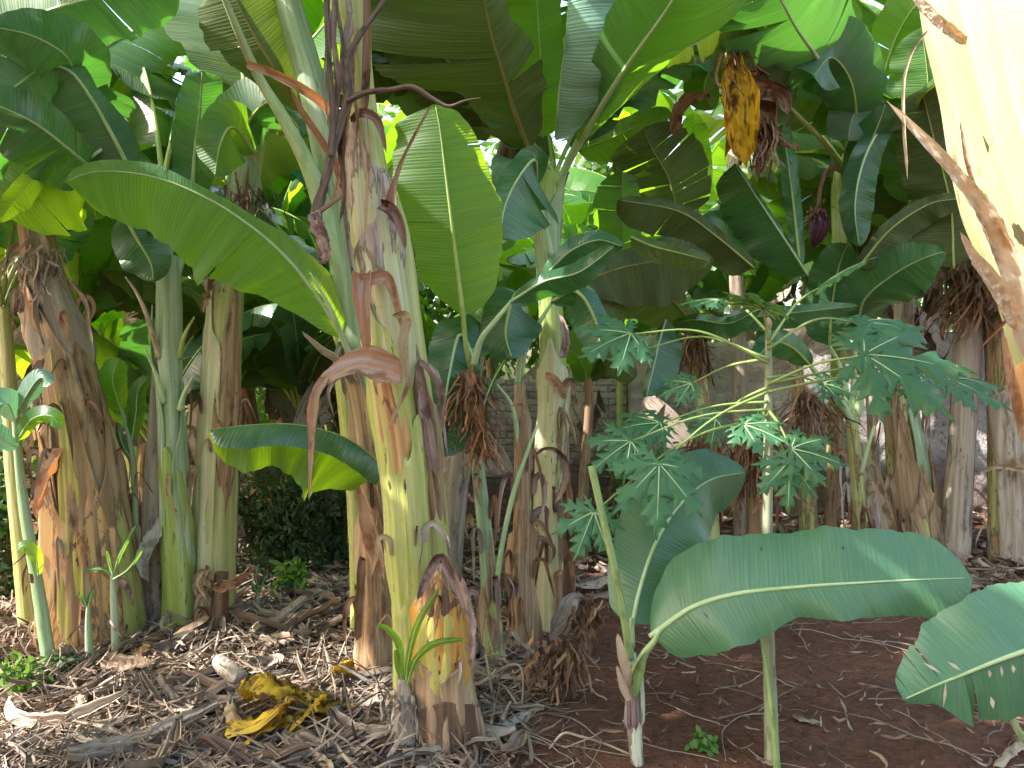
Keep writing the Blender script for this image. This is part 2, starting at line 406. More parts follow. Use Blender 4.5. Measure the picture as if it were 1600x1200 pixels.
def ribbon(name, parent, pts, w, mat, twist=(0, 0), crink=.25, seed=0, tilt=30, roll=0, cross=6, n=40, loc=None, tint=None, world=False, ends=(.05, .1), curlx=60):
    """a dry strip; w = widths in pixels; roll turns it, curlx bends its cross section"""
    rd = np.random.default_rng(seed + 11)
    q = catmull([[*(P(*p) if not world else p[:3]), (p[2] if not world else 1)] for p in pts], n)
    mid = q[:, :3]; px = q[:, 3] / F if not world else np.ones(n)
    T, A, B = frames(mid)
    W = np.interp(np.linspace(0, 1, n), np.linspace(0, 1, len(w)), w) * px
    tt = np.linspace(0, 1, n); W = W * np.clip(tt / max(ends[0], 1e-3), .15, 1) * np.clip((1 - tt) / max(ends[1], 1e-3), .1, 1)
    tw = np.radians(np.linspace(twist[0], twist[1], n) + tilt)
    # side vector starts in the picture plane
    S0 = np.cross(T, np.array([0, 1., 0])); nn = np.linalg.norm(S0, axis=1)[:, None]
    S0 = np.where(nn > .15, S0 / np.maximum(nn, 1e-6), B)
    N0 = np.cross(T, S0)
    V = np.zeros((n, cross + 1, 3)); st = np.zeros((n, cross + 1, 3))
    L = np.r_[0, np.cumsum(np.linalg.norm(np.diff(mid, axis=0), axis=1))]
    ns = rd.normal(size=(n, cross + 1)); k = np.ones(5) / 5
    for j in range(cross + 1): ns[:, j] = np.convolve(ns[:, j], k, 'same')
    ph = rd.uniform(0, 6, cross + 1).cumsum() * .5
    for j in range(cross + 1):
        v = j / cross * 2 - 1
        th = tw + math.radians(curlx) * v * .5
        lx = W * .5 * v * np.cos(math.radians(curlx) * v * .5)
        ly = W * .5 * (abs(v) ** 2) * math.sin(math.radians(curlx) * .5) + W * crink * (ns[:, j] + .35 * np.sin(L * 30 + ph[j]))
        V[:, j] = mid + S0 * (lx * np.cos(tw) - ly * np.sin(tw))[:, None] + N0 * (lx * np.sin(tw) + ly * np.cos(tw))[:, None]
        st[:, j, 0] = L; st[:, j, 1] = v * W * .5
    nvt = n * (cross + 1)
    ti = WHITE(nvt) if tint is None else np.tile(np.array(tint, float), (nvt, 1))
    return mk(name, V.reshape(-1, 3), grid_faces(n, cross + 1), DM[mat], parent, st.reshape(-1, 3), ti, loc=loc)

def pseudostem(parent, pts, mat, d=None, name='pseudostem', sheaths=4, seed=0, age=(0, 0), nv=44, n=60, ground=True, rough=.02, twist=.8, step=.10, ribbed=0., top_cap=True, ws=.86):
    """pts: (px, py, width_px[, depth]) top to bottom; the foot runs on into the ground"""
    rd = random.Random(seed * 13 + 5)
    q = []
    for p in pts:
        dd = p[3] if len(p) > 3 else d
        q.append([*P(p[0], p[1], dd), p[2] / 2 / F * dd * ws])
    if ground:
        b = np.array(q[-1]); a = np.array(q[-2])
        zz = g(b[0], b[1]) - .05
        if b[2] > zz + .02:
            k = (b[2] - zz) / max(a[2] - b[2], .05)
            k = min(k, 1.5); e = b + (b - a) * k * .6; e[2] = zz; e[3] = b[3] * 1.06; q.append(list(e))
        else: q[-1][2] = min(q[-1][2], zz)
    c = catmull(q, n); mid, r = c[:, :3], c[:, 3]
    T, A, B = frames(mid)
    th = np.linspace(0, 2 * math.pi, nv, endpoint=False)
    L = np.r_[0, np.cumsum(np.linalg.norm(np.diff(mid, axis=0), axis=1))]
    R = np.ones((n, nv))
    for k in range(sheaths):
        ph = rd.uniform(0, 6.28) + twist * L * rd.choice([-1, 1]) * rd.uniform(.3, 1)
        x = ((th[None, :] - ph[:, None]) / (2 * math.pi)) % 1
        R += step * (np.exp(-x * 5) - .2) / max(1, sheaths ** .5)
    R += .03 * np.sin(3 * th[None, :] + rd.uniform(0, 6) + L[:, None] * 1.5)
    if ribbed: R += ribbed * np.sin(13 * th[None, :] + np.sin(L * 6)[:, None] * 2 + rd.uniform(0, 6))
    nz = RNG.normal(size=(n, nv)); nz = (nz + np.roll(nz, 1, 0) + np.roll(nz, -1, 0) + np.roll(nz, 1, 1)) / 4
    R += rough * nz
    V = mid[:, None] + (r[:, None] * R)[..., None] * (np.cos(th)[None, :, None] * A[:, None] + np.sin(th)[None, :, None] * B[:, None])
    st = np.zeros((n, nv, 3)); st[..., 0] = L[:, None]; st[..., 1] = (th[None] - 0) * np.mean(r)
    st[..., 2] = np.linspace(age[0], age[1], n)[:, None]
    Vf = V.reshape(-1, 3); Ff = [tuple(x) for x in grid_faces(n, nv, True)]; stf = st.reshape(-1, 3)
    k = len(Vf); Vf = np.vstack([Vf, mid[:1] - T[:1] * 0]); stf = np.vstack([stf, [[0, 0, .8]]])
    Ff += [((a + 1) % nv, a, k) for a in range(nv)]
    o = mk(name, Vf, Ff, SM[mat], parent, stf)
    o2 = (mid, r, T, A, B, L)
    return o, o2

def sheath(parent, core, s0, s1, cen, half, mat, off=.006, flare=.03, tip=.35, name='sheath', seed=0, age=(.2, -.2), n=34, m=22, wav=.004, tip_pow=1.2, low=0.):
    """a leaf sheath clasping part of the stem. s0 / s1 = upper / lower place along it (0..1 of its length),
       cen / half = direction and half angle (deg; 0 faces right, 90 faces the viewer), tip = pointedness"""
    mid, r, T, A, B, L = core; rd = np.random.default_rng(seed + 3)
    Lt = L[-1]; ln = (s1 - s0) * Lt
    X = np.array([1, 0, 0.]); Y = np.array([0, -1, 0.])
    V = np.zeros((n, m, 3)); st = np.zeros((n, m, 3)); ph = rd.uniform(0, 6, 4)
    for j in range(m):
        f = j / (m - 1) * 2 - 1
        th = math.radians(cen + half * f)
        top = s0 + (s1 - s0) * tip * (1 - math.exp(-(abs(f) ** tip_pow) * 2.2)) + .008 * math.sin(9 * f + ph[0])
        bot = s1 - (s1 - s0) * low * abs(f) ** 1.5
        ss = np.linspace(top, bot, n) * Lt
        mp = np.stack([np.interp(ss, L, mid[:, c]) for c in range(3)], 1); rr = np.interp(ss, L, r)
        k = np.linspace(0, 1, n)
        o = off * .6 + flare * .5 * np.exp(-k * 9) + wav * np.sin(ss * 14 + f * 3 + ph[1]) * (.4 + abs(f)) + .004 * math.sin(f * 11 + ph[2])
        if s1 < .97: o = o - .035 * np.clip((k - .72) / .28, 0, 1) ** 1.5
        o = o + .010 * max(0, abs(f) - .8) * 5 * np.sin(ss * 9 + ph[3])
        V[:, j] = mp + (rr * 1.05 + o)[:, None] * (math.cos(th) * X + math.sin(th) * Y)
        st[:, j, 0] = ss; st[:, j, 1] = th * .1; st[:, j, 2] = age[0] + (age[1] - age[0]) * np.clip(k * 1.6, 0, 1)
    o = mk(name, V.reshape(-1, 3), grid_faces(n, m), SM[mat], parent, st.reshape(-1, 3))
    md = o.modifiers.new('thick', 'SOLIDIFY'); md.thickness = .004; md.offset = 1
    return o

def fringe(parent, base, n, length, spread, mat, seed=0, name='dry_leaf', r=.004, down=.8):
    """a bundle of hanging dead fibres as one part"""
    rd = np.random.default_rng(seed); Vs, Fs, Ss, off = [], [], [], 0
    for _ in range(n):
        b = base + rd.normal(size=3) * np.array([spread, spread, spread * .6]); l = length * rd.uniform(.4, 1)
        d = rd.normal(size=3) * .35; d[2] = -1; k = 9; p = [b]
        for i in range(k):
            d = d + rd.normal(size=3) * .22; d[2] -= .1 * down; d /= np.linalg.norm(d); p.append(p[-1] + d * l / k)
        p = np.array(p); w = r * rd.uniform(.3, 1.5) * np.linspace(1, .3, k + 1)
        S = np.cross(np.gradient(p, axis=0), rd.normal(size=3)); S /= np.linalg.norm(S, axis=1)[:, None] + 1e-9
        V = np.stack([p - S * w[:, None], p + S * w[:, None] + rd.normal(size=3) * r, ], 1)
        Vs.append(V.reshape(-1, 3)); Fs.append(grid_faces(k + 1, 2, off=off)); off += 2 * (k + 1)
        s = np.zeros((k + 1, 2, 3)); s[..., 0] = np.linspace(0, l, k + 1)[:, None]; s[:, 1, 1] = .01; s += rd.uniform(0, 5); Ss.append(s.reshape(-1, 3))
    cn = np.repeat(rd.uniform(.5, 1.35, (n, 1)), 2 * 10, 0) * np.ones((1, 3))
    return mk(name, np.vstack(Vs), np.vstack(Fs), DM[mat], parent, np.vstack(Ss), tint=cn[:off])

def free_leaf(parent, base, az_, L, W, rise=1.1, droop=1.6, seed=0, mat='green', fold=24, tears=6, pet=.25, rib='rib', name='leaf', nlen=34, cross=4, roll=0, ribr=.014, nrib=True, curve=None):
    """a banana leaf in free space, arching from its base towards azimuth az_ (deg)"""
    rd = random.Random(seed)
    a = math.radians(az_); H = np.array([math.cos(a), math.sin(a), 0]); Z = np.array([0, 0, 1.])
    n = 40; el0 = rise; el1 = rise - droop; p = [np.array(base, float)]; cv = rd.uniform(-.25, .25)
    for i in range(n):
        s = i / n; e = el0 + (el1 - el0) * s ** 1.25
        hh = np.array([math.cos(a + cv * s), math.sin(a + cv * s), 0])
        p.append(p[-1] + (hh * math.cos(e) + Z * math.sin(e)) * (L + pet) / n)
    p = np.array(p); k = max(1, int(n * pet / (L + pet)))
    body = catmull(p[k::4] if len(p[k::4]) > 2 else p[k:], nlen)
    T = np.gradient(body, axis=0); T /= np.linalg.norm(T, axis=1)[:, None]
    side = np.cross(T, Z); side /= np.linalg.norm(side, axis=1)[:, None] + 1e-9
    up = np.cross(side, T); ro = math.radians(roll)
    S2 = side * math.cos(ro) + up * math.sin(ro); U2 = -side * math.sin(ro) + up * math.cos(ro)
    o = blade(name, parent, None, [.5, .9, 1, 1, .95, .8], [.5, .9, 1, .98, .9, .75], aL=fold, aR=fold, curl=(20, 20),
              tears=(tears, max(0, tears - 1)), mat=mat, up=True, seed=seed, world=(body, S2, -U2, W), nrib=False, cross=cross, nlen=nlen, wave=.02, gap=.10, jit=12)
    if nrib:
        pp = np.vstack([p[:k:3], body[::3]]); r = np.linspace(ribr, ribr * .15, len(pp))
        tube('midrib', pp, r, DM[rib], o, n=26, nv=6)
    return o

def palm_lobe(ax, L, base, D, N, wf=.24, seed=0):
    """one lobe of a papaya leaf, with forward pointing side lobes"""
    n, m = 40, 4; rd = random.Random(seed); S = np.cross(N, D); t = np.linspace(0, 1, n)
    c = [.34, .54, .74] if L > .15 else ([.38, .64] if L > .09 else [.5])
    V = []; st = []; k1, k2 = rd.uniform(-.03, .03), rd.uniform(-.03, .03)
    core = L * .088 * np.sin(math.pi * np.clip(t * .9 + .1, 0, 1)) ** .5 * (1 - .35 * t)
    for j in range(-m, m + 1):
        v = j / m; ks = k1 if v > 0 else k2; lobes = 0
        for q, cc in enumerate(c):
            x = (t - cc - ks * (1 if q % 2 else -1)) / .095
            lobes = lobes + np.clip(1 - np.abs(x), 0, 1) ** .7 * (wf * L * (1.1 - .28 * q))
        w = core + lobes * (.9 + .2 * rd.random())
        along = t * L + np.abs(v) * lobes * .75
        z = -.20 * L * (along / L) ** 2 - .35 * w * v * v + .05 * L * np.abs(v) * .3 + .02 * L * np.sin(t * 19 + j * .9 + seed) * abs(v)
        V.append(base + np.outer(along, D) + np.outer(v * w, S) + np.outer(z, N))
        st.append(np.stack([t * L * .3, np.full(n, v * .6), t * 0], 1))
    return np.vstack(V), grid_faces(2 * m + 1, n), np.vstack(st)

def papaya_leaf(parent, stem_pt, c, direc, normal, size, seed=0, bend=.1, mat='papaya', d_c=None):
    """petiole from stem_pt to c (world), palmate blade opening along direc with upper side towards normal"""
    D = np.array(direc, float); D /= np.linalg.norm(D); N = np.array(normal, float); N -= D * (N @ D); N /= np.linalg.norm(N)
    S = np.cross(N, D); Vs, Fs, Ss, off = [], [], [], 0; ribs = []
    for k, (ang, l) in enumerate([(0, 1.), (42, .88), (-40, .92), (84, .68), (-82, .72), (128, .42), (-128, .42)]):
        a = math.radians(ang); d = D * math.cos(a) + S * math.sin(a); nn = N - d * (N @ d)
        V, Fc, st = palm_lobe(k, size * l * 1.12, c, d, nn, .20 + .03 * (k % 2), seed + k)
        V += N * .0015 * k
        Vs.append(V); Fs.append(Fc + off); Ss.append(st); off += len(V)
    o = mk('leaf', np.vstack(Vs), np.vstack(Fs), LM[mat], parent, np.vstack(Ss))
    mid = (stem_pt + c) / 2 + np.array([0, 0, bend * np.linalg.norm(c - stem_pt)])
    tube('petiole', [stem_pt, mid, c], [.0060, .0042, .0030], DM['petiole'], o, n=16, nv=8)
    Vr, Fr, o2, Sr = [], [], 0, []
    for ang, l in [(0, .95), (42, .82), (-40, .86), (84, .62), (-82, .66), (128, .38), (-128, .38)]:
        a = math.radians(ang); d = D * math.cos(a) + S * math.sin(a); t = np.linspace(0, 1, 8)
        p = c + np.outer(t * size * l, d) + np.outer(-.20 * size * l * t ** 2 + .004, N)
        V, Fc, st = tube_arrays(p, np.linspace(.0028, .0008, 8), 5, cap=False); Vr.append(V); Fr.append(Fc + o2); Sr.append(st); o2 += len(V)
    mk('vein', np.vstack(Vr), np.vstack(Fr), DM['riblight'], o, np.vstack(Sr), tint=WHITE(o2))
    return o

def dress(th, core, n, seed, mats=('brown', 'litter', 'purple', 'beige'), lo=.3, hi=.95, size=1.0, out=.05, name='dry_sheath'):
    """dead strips peeling off the side of a stem that faces the open"""
    mid, r, T, A, B, L = core; rd = random.Random(seed)
    for k in range(n):
        s = rd.uniform(lo, hi) * L[-1]; a = math.radians(rd.uniform(-10, 190))
        c = np.array([np.interp(s, L, mid[:, i]) for i in range(3)]); rr = np.interp(s, L, r) * 1.08 + .012
        o = np.array([math.cos(a), -math.sin(a), 0]); l = rd.uniform(.12, .34) * size; side = np.array([-o[1], o[0], 0]) * rd.uniform(-.05, .05)
        q = [c + o * rr * .96 + [0, 0, -.10 * l], c + o * (rr + .006) + [0, 0, .25 * l], c + o * (rr + out * rd.uniform(.4, 1)) + [0, 0, .33 * l] + side * .4,
             c + o * (rr + out * rd.uniform(.7, 1.5)) + [0, 0, -.02 * l] + side, c + o * (rr + out * rd.uniform(.4, 1.2)) + [0, 0, -.6 * l] + side * 2]
        q = [p if p[2] > g(p[0], p[1]) + .02 else np.array([p[0], p[1], g(p[0], p[1]) + .02]) for p in q]
        w = rd.uniform(.02, .055) * size
        ribbon(name, th, q, [w * .9, w, w * .8, w * .55, w * .15], rd.choice(mats), seed=seed * 10 + k, tilt=rd.uniform(-30, 30), crink=.14, curlx=rd.uniform(60, 130), n=26, cross=5, world=True)

def scars(parent, name, marks, mat):
    for k, (x0, y0, x1, y1, w, dd) in enumerate(marks):
        p, q = P(x0, y0, dd), P(x1, y1, dd); m = (p + q) / 2; s = np.cross(q - p, [0, 1, 0]); s = s / np.linalg.norm(s) * w / F * dd / 2
        mk(name, [p, m + s * 1.2, q, m - s * .8], [(0, 1, 2, 3)], DM[mat], parent, [[.01 * i, .003 * i, 0] for i in range(4)])
# ---------------------------------------------------------------- the setting
def ground_material():
    m = NT('red_soil'); pos = m.n('TexCoord').outputs['Object']
    n1 = m.noise(pos, 2.2, 5, .6); n2 = m.noise(pos, 26, 5, .7); n3 = m.noise(pos, 130, 3, .6)
    col = m.mix(m.ramp(n1, .35, .65), (.150, .062, .038), (.205, .092, .058))
    col = m.mix(m.ramp(n2, .42, .7), col, (.085, .046, .034))
    col = m.mix(m.math('MULTIPLY', m.ramp(n3, .60, .70), .6), col, (.26, .18, .14))
    vor = m.n('TexVoronoi', I_Vector=pos, I_Scale=38.).outputs[0]
    h = m.math('ADD', m.math('MULTIPLY', n2, 1.), m.math('ADD', m.math('MULTIPLY', n3, .35), m.math('MULTIPLY', vor, .4)))
    b = m.n('Bump', I_Strength=1., I_Distance=.03, I_Height=h)
    pr = m.n('BsdfPrincipled', I_Base_Color=col, I_Roughness=.95, I_Normal=b.outputs[0]); pr.inputs['Specular IOR Level'].default_value = .2
    return m.out(pr)

def build_ground():
    xs = np.concatenate([-60 * (np.linspace(1, .1, 14) ** 1.5)[:-1], np.linspace(-3.2, 3.6, 200), 60 * (np.linspace(.1, 1, 14) ** 1.5)[1:]])
    xs = np.unique(np.round(xs, 4)); ys = np.concatenate([[-20, -8, -3, -1, .4], np.linspace(1.2, 7.2, 190), [8, 9, 11, 14, 20, 32, 60]])
    V = np.zeros((len(ys), len(xs), 3))
    for i, y in enumerate(ys):
        for j, x in enumerate(xs):
            z = g(x, y)
            if 1.2 <= y <= 7.2 and -3.2 <= x <= 3.6:
                z += .010 * noise.noise(Vector((x * 14, y * 14, 1))) + .008 * noise.noise(Vector((x * 33, y * 33, 5))) + .012 * abs(noise.noise(Vector((x * 7, y * 7, 2))))
            V[i, j] = (x, y, z)
    f = grid_faces(len(ys), len(xs))
    o = mk('ground', V.reshape(-1, 3), f, ground_material()); tag(o, None, None, kind='structure')
build_ground()

def wall_material(brick):
    m = NT('weathered_brick' if brick else 'rough_render'); pos = m.n('TexCoord').outputs['Object']
    sp = m.n('SeparateXYZ', i0=pos); v2 = m.n('CombineXYZ', i0=sp.outputs[0], i1=sp.outputs[2], i2=sp.outputs[1]).outputs[0]
    n1 = m.noise(pos, 3, 5, .65, .5); n2 = m.noise(pos, 14, 5, .7, .6); n3 = m.noise(pos, 70, 3, .6)
    col = m.mix(m.ramp(n1, .35, .65), (.46, .415, .405), (.58, .535, .52)); col = m.mix(m.ramp(n2, .52, .72), col, (.20, .165, .15))
    h = m.math('ADD', m.math('MULTIPLY', n2, 2.), m.math('MULTIPLY', n3, .4))
    if brick:
        vw = m.n('VectorMath', operation='ADD', i0=v2, i1=m.scale(m.n('CombineXYZ', i0=n2, i1=n3, i2=0.), (.02, .02, 0))).outputs[0]
        bt = m.n('TexBrick', I_Vector=vw, I_Scale=1., I_Mortar_Size=.008, I_Brick_Width=.22, I_Row_Height=.065)
        bt.inputs['Mortar Smooth'].default_value = .4
        col = m.mix(m.math('MULTIPLY', bt.outputs['Fac'], .45), col, (.15, .125, .12)); h = m.math('SUBTRACT', h, m.math('MULTIPLY', bt.outputs['Fac'], 1.6))
    # red soil stains rise from the foot of the wall
    red = m.ramp(m.math('ADD', sp.outputs[2], m.math('MULTIPLY', n1, .5)), 1.0, .5)
    col = m.mix(m.math('MULTIPLY', red, .8), col, (.15, .075, .052))
    b = m.n('Bump', I_Strength=1., I_Distance=.03, I_Height=h)
    pr = m.n('BsdfPrincipled', I_Base_Color=col, I_Roughness=.95, I_Normal=b.outputs[0]); pr.inputs['Specular IOR Level'].default_value = .2
    return m.out(pr)

def wall_block(name, x0, x1, y0, y1, top, thick, mat, parent, seed):
    n = int((x1 - x0) / .035); k = 60
    xs = np.linspace(x0, x1, n)
    prof = [(0, 0), (0, 1), (1, 1), (1, 0)]
    V = []
    for i, x in enumerate(xs):
        yb = y0 + (y1 - y0) * i / (n - 1); tp = top(x) + .03 * noise.noise(Vector((x * 6, seed, 0))) + .02 * noise.noise(Vector((x * 21, seed, 4)))
        row = []
        for j in range(k):
            z = -.2 + (tp + .2) * j / (k - 1)
            dy = .05 * noise.noise(Vector((x * 2.4, z * 2.4, seed))) + .03 * noise.noise(Vector((x * 8, z * 8, seed))) + (.035 * max(0, j - k + 4) / 3)
            row.append((x, yb + dy, z))
        for j in range(6):
            f = (j + 1) / 6; row.append((x, yb + thick * f, tp - .01 * math.sin(j) + .012 * noise.noise(Vector((x * 11, j, seed)))))
        row.append((x, yb + thick, -.2)); V += row
    m = k + 7
    f = [tuple(q) for q in grid_faces(n, m)]
    f.append(tuple(range(m - 1, -1, -1))); f.append(tuple((n - 1) * m + a for a in range(m)))
    return mk(name, V, f, mat, parent, smooth=True)

wall = thing('boundary_wall', 'long rough grey wall behind the banana stems, brick at left, lumpy render at right', 'wall', (1.6, 7.4, 0))
wall_block('brick_section', -1.2, 1.12, 7.62, 7.42, lambda x: 1.34 + .02 * x, .16, wall_material(True), wall, 3)
wall_block('rendered_section', 1.125, 9.5, 7.30, 6.8, lambda x: 1.74 + .05 * math.sin(x * 2), .2, wall_material(False), wall, 9)

# ---------------------------------------------------------------- leaf cards in bulk (for shrubs, weeds and the far wood)
def leaf_cloud(name, centers, size, mat, parent=None, seed=0, aspect=.45, updir=.5, loc=None):
    rd = np.random.default_rng(seed); n = len(centers); c = np.asarray(centers)
    D = rd.normal(size=(n, 3)); D[:, 2] -= .3; D /= np.linalg.norm(D, axis=1)[:, None]
    N = rd.normal(size=(n, 3)) * .7; N[:, 2] += updir; N -= D * np.sum(N * D, 1)[:, None]; N /= np.linalg.norm(N, axis=1)[:, None] + 1e-9
    S = np.cross(N, D); l = size * rd.uniform(.6, 1.4, (n, 1)); w = l * aspect
    V = np.stack([c, c + D * l * .35 + S * w * .5 - N * l * .04, c + D * l * .75 + S * w * .38 - N * l * .08, c + D * l - N * l * .16,
                  c + D * l * .75 - S * w * .38 - N * l * .08, c + D * l * .35 - S * w * .5 - N * l * .04, c + D * l * .5], 1)
    b = (np.arange(n) * 7)[:, None]
    F = np.concatenate([b + [0, 1, 6, 5], b + [1, 2, 3, 6], b + [6, 3, 4, 5]], 0)
    st = np.zeros((n, 7, 3)); st[:, :, 0] = rd.uniform(0, 9, (n, 1)); st[:, [1, 2], 1] = .7; st[:, [4, 5], 1] = -.7
    return mk(name, V.reshape(-1, 3), F, LM[mat], parent, st.reshape(-1, 3), loc=loc)

def clumps(n, box, k, r, seed):
    rd = np.random.default_rng(seed); (x0, x1), (y0, y1), (z0, z1) = box
    c = np.stack([rd.uniform(x0, x1, k), rd.uniform(y0, y1, k), rd.uniform(z0, z1, k)], 1); i = rd.integers(0, k, n)
    d = rd.normal(size=(n, 3)); d /= np.linalg.norm(d, axis=1)[:, None]
    return c[i] + d * r * rd.uniform(.4, 1, (n, 1)) * rd.uniform(.6, 1.3, (k, 1))[i]

def wood_mass():
    parts = [clumps(21000, ((-11, 12), (10.2, 12.6), (0.2, 5.2)), 190, .75, 1), clumps(14000, ((-4, 8), (9.6, 11), (1.0, 4.2)), 130, .6, 8), clumps(7000, ((-9, 0), (9, 10.5), (.2, 2.6)), 70, .6, 5), clumps(8000, ((-15, 16), (13, 16), (.5, 8.5)), 90, 1.3, 2)]
    o = leaf_cloud('distant_woodland', np.vstack(parts), .16, 'wood', seed=4); tag(o, 'mass of small leaved trees glimpsed beyond the wall and the bananas', 'woodland', kind='stuff')
wood_mass()
# ---------------------------------------------------------------- banana plants
GR = 'banana plants of the grove'
def plant(label, px, py, d, group=GR, name='banana_plant', cat='banana plant'):
    b = P(px, py, d); b[2] = g(b[0], b[1]); return thing(name, label, cat, b, group)

def crown(th, top, L, n, seed, az0=0, rise=1.2, droop=1.6, W=.26, mats=('green', 'teal', 'olive'), skip=(), tears=6):
    rd = random.Random(seed)
    for k in range(n):
        a = az0 + k * 360 / n * 1.0 + rd.uniform(-18, 18)
        if any(abs((a - s + 180) % 360 - 180) < 28 for s in skip): continue
        free_leaf(th, top + np.array([0, 0, rd.uniform(-.15, .05)]), a, L * rd.uniform(.85, 1.1), W * rd.uniform(.85, 1.1), rise * rd.uniform(.85, 1.1),
                  droop * rd.uniform(.85, 1.15), seed * 50 + k, rd.choice(mats), fold=rd.uniform(15, 35), tears=tears, roll=rd.uniform(-25, 25))

D = 2.85
# --- the big yellow green stem in the middle
A = plant('thick yellow green banana plant with peeling orange sheaths in the centre foreground', 650, 1147, 2.85)
_, ca = pseudostem(A, [(540, -190, 50), (550, -20, 56), (560, 100, 46), (568, 200, 54), (580, 300, 70), (590, 400, 72), (603, 500, 72), (612, 600, 70), (626, 700, 68),
                       (634, 800, 64), (638, 900, 60), (641, 1000, 58), (643, 1130, 62)], 'main', D, sheaths=5, seed=3, age=(.22, -.15), n=110, ws=.93)
# (s along the stem: 0 is well above the frame, 1 is in the ground)
sA = lambda py: (py + 190) / 1340.
sheath(A, ca, sA(190), sA(420), 110, 95, 'cream', .008, .012, .5, seed=1, age=(.5, .1))
sheath(A, ca, sA(285), sA(640), 50, 80, 'cream', .012, .02, .35, seed=2, age=(.45, 0.1))
sheath(A, ca, sA(470), sA(1000), 118, 70, 'main', .010, .012, .18, seed=3, age=(.42, -.3))
sheath(A, ca, sA(592), sA(800), 92, 34, 'peach', .014, .004, .04, seed=4, age=(.3, -.3), tip_pow=2, low=.45)
sheath(A, ca, sA(640), sA(1120), 25, 60, 'main', .011, .01, .2, seed=5, age=(.2, -.2))
crown(A, P(548, -190, D) + [0, 0, .0], 2.1, 7, 5, az0=20, W=.30, rise=.95, droop=1.5)
ribbon('dry_sheath', A, [(570, -60, 2.77), (574, 20, 2.77), (573, 110, 2.77), (570, 185, 2.77)], [12, 14, 16, 14], 'brown', seed=3, tilt=0, crink=.04, curlx=60)
# papery hood, the big curling flap and the hanging strips on that stem
ribbon('dry_sheath', A, [(552, 432, 2.74), (575, 436, 2.70), (600, 432, 2.70), (612, 445, 2.71), (622, 480, 2.72), (632, 520, 2.74)], [8, 22, 26, 16, 12, 8], 'peach', seed=2, tilt=15, crink=.10)
ribbon('dry_sheath', A, [(572, 430, 2.72), (570, 470, 2.68), (573, 510, 2.70), (576, 555, 2.74), (580, 592, 2.76)], [50, 46, 30, 16, 10], 'peach', seed=3, tilt=8, crink=.08, curlx=110, ends=(.01, .2))
ribbon('dry_sheath', A, [(630, 588, 2.74), (600, 578, 2.66), (560, 572, 2.60), (525, 585, 2.56), (505, 600, 2.55)], [26, 56, 66, 38, 22], 'peach', seed=4, tilt=25, crink=.06, curlx=60, ends=(.1, .02), n=60, cross=10)
ribbon('dry_sheath', A, [(512, 590, 2.55), (497, 618, 2.55), (491, 660, 2.56), (488, 710, 2.57), (483, 785, 2.58)], [22, 24, 16, 9, 3], 'peach', seed=5, tilt=20, crink=.15, curlx=90, ends=(.02, .1))
ribbon('dry_sheath', A, [(612, 492, 2.72), (638, 494, 2.68), (632, 540, 2.66), (638, 600, 2.66), (626, 630, 2.66), (602, 678, 2.66)], [10, 26, 20, 15, 9, 4], 'beige', seed=6, tilt=20, crink=.22, curlx=110)
ribbon('dry_sheath', A, [(676, 163, 2.70), (655, 200, 2.70), (628, 255, 2.71), (615, 300, 2.73), (612, 325, 2.75)], [5, 9, 10, 15, 36], 'peach', seed=7, tilt=10, crink=.08, curlx=130, ends=(.05, .02))
ribbon('dry_sheath', A, [(596, 320, 2.74), (616, 330, 2.72), (630, 360, 2.74), (634, 390, 2.76)], [30, 40, 24, 10], 'purple', seed=8, tilt=10, crink=.10, curlx=120)
ribbon('dry_sheath', A, [(548, 190, 2.76), (566, 176, 2.74), (590, 186, 2.74), (600, 215, 2.75), (604, 240, 2.76)], [14, 20, 20, 14, 6], 'purple', seed=9, tilt=20, crink=.12, curlx=90)
ribbon('dry_sheath', A, [(572, 176, 2.73), (576, 250, 2.72), (572, 330, 2.72), (570, 405, 2.73)], [5, 7, 6, 3], 'beige', seed=10, tilt=0, crink=.1)
ribbon('dry_sheath', A, [(545, 190, 2.74), (538, 240, 2.72), (528, 290, 2.70), (520, 320, 2.70)], [10, 12, 10, 7], 'peach', seed=11, tilt=10, crink=.12, curlx=90)

for i, (pp, w, mt) in enumerate([([(528, -30, 2.70), (524, 60, 2.68), (530, 140, 2.67), (520, 210, 2.68), (512, 262, 2.68)], [14, 18, 16, 12, 4], 'purple'), ([(540, -40, 2.72), (548, 40, 2.69), (538, 110, 2.68), (546, 180, 2.70)], [12, 20, 18, 8], 'litter'),
                                 ([(550, 150, 2.70), (536, 230, 2.67), (540, 300, 2.67), (530, 352, 2.68)], [16, 20, 14, 5], 'brown'), ([(560, 40, 2.74), (552, 120, 2.71), (560, 190, 2.72), (552, 250, 2.72)], [10, 14, 12, 4], 'beige'),
                                 ([(534, 262, 2.70), (540, 330, 2.69), (548, 400, 2.70), (556, 452, 2.72)], [6, 12, 10, 4], 'purple'), ([(512, -20, 2.74), (516, 60, 2.72), (508, 130, 2.7), (514, 200, 2.71)], [10, 14, 10, 4], 'grey')]):
    ribbon('dry_strip', A, pp, w, mt, seed=850 + i, tilt=15, crink=.22, curlx=110, n=50)

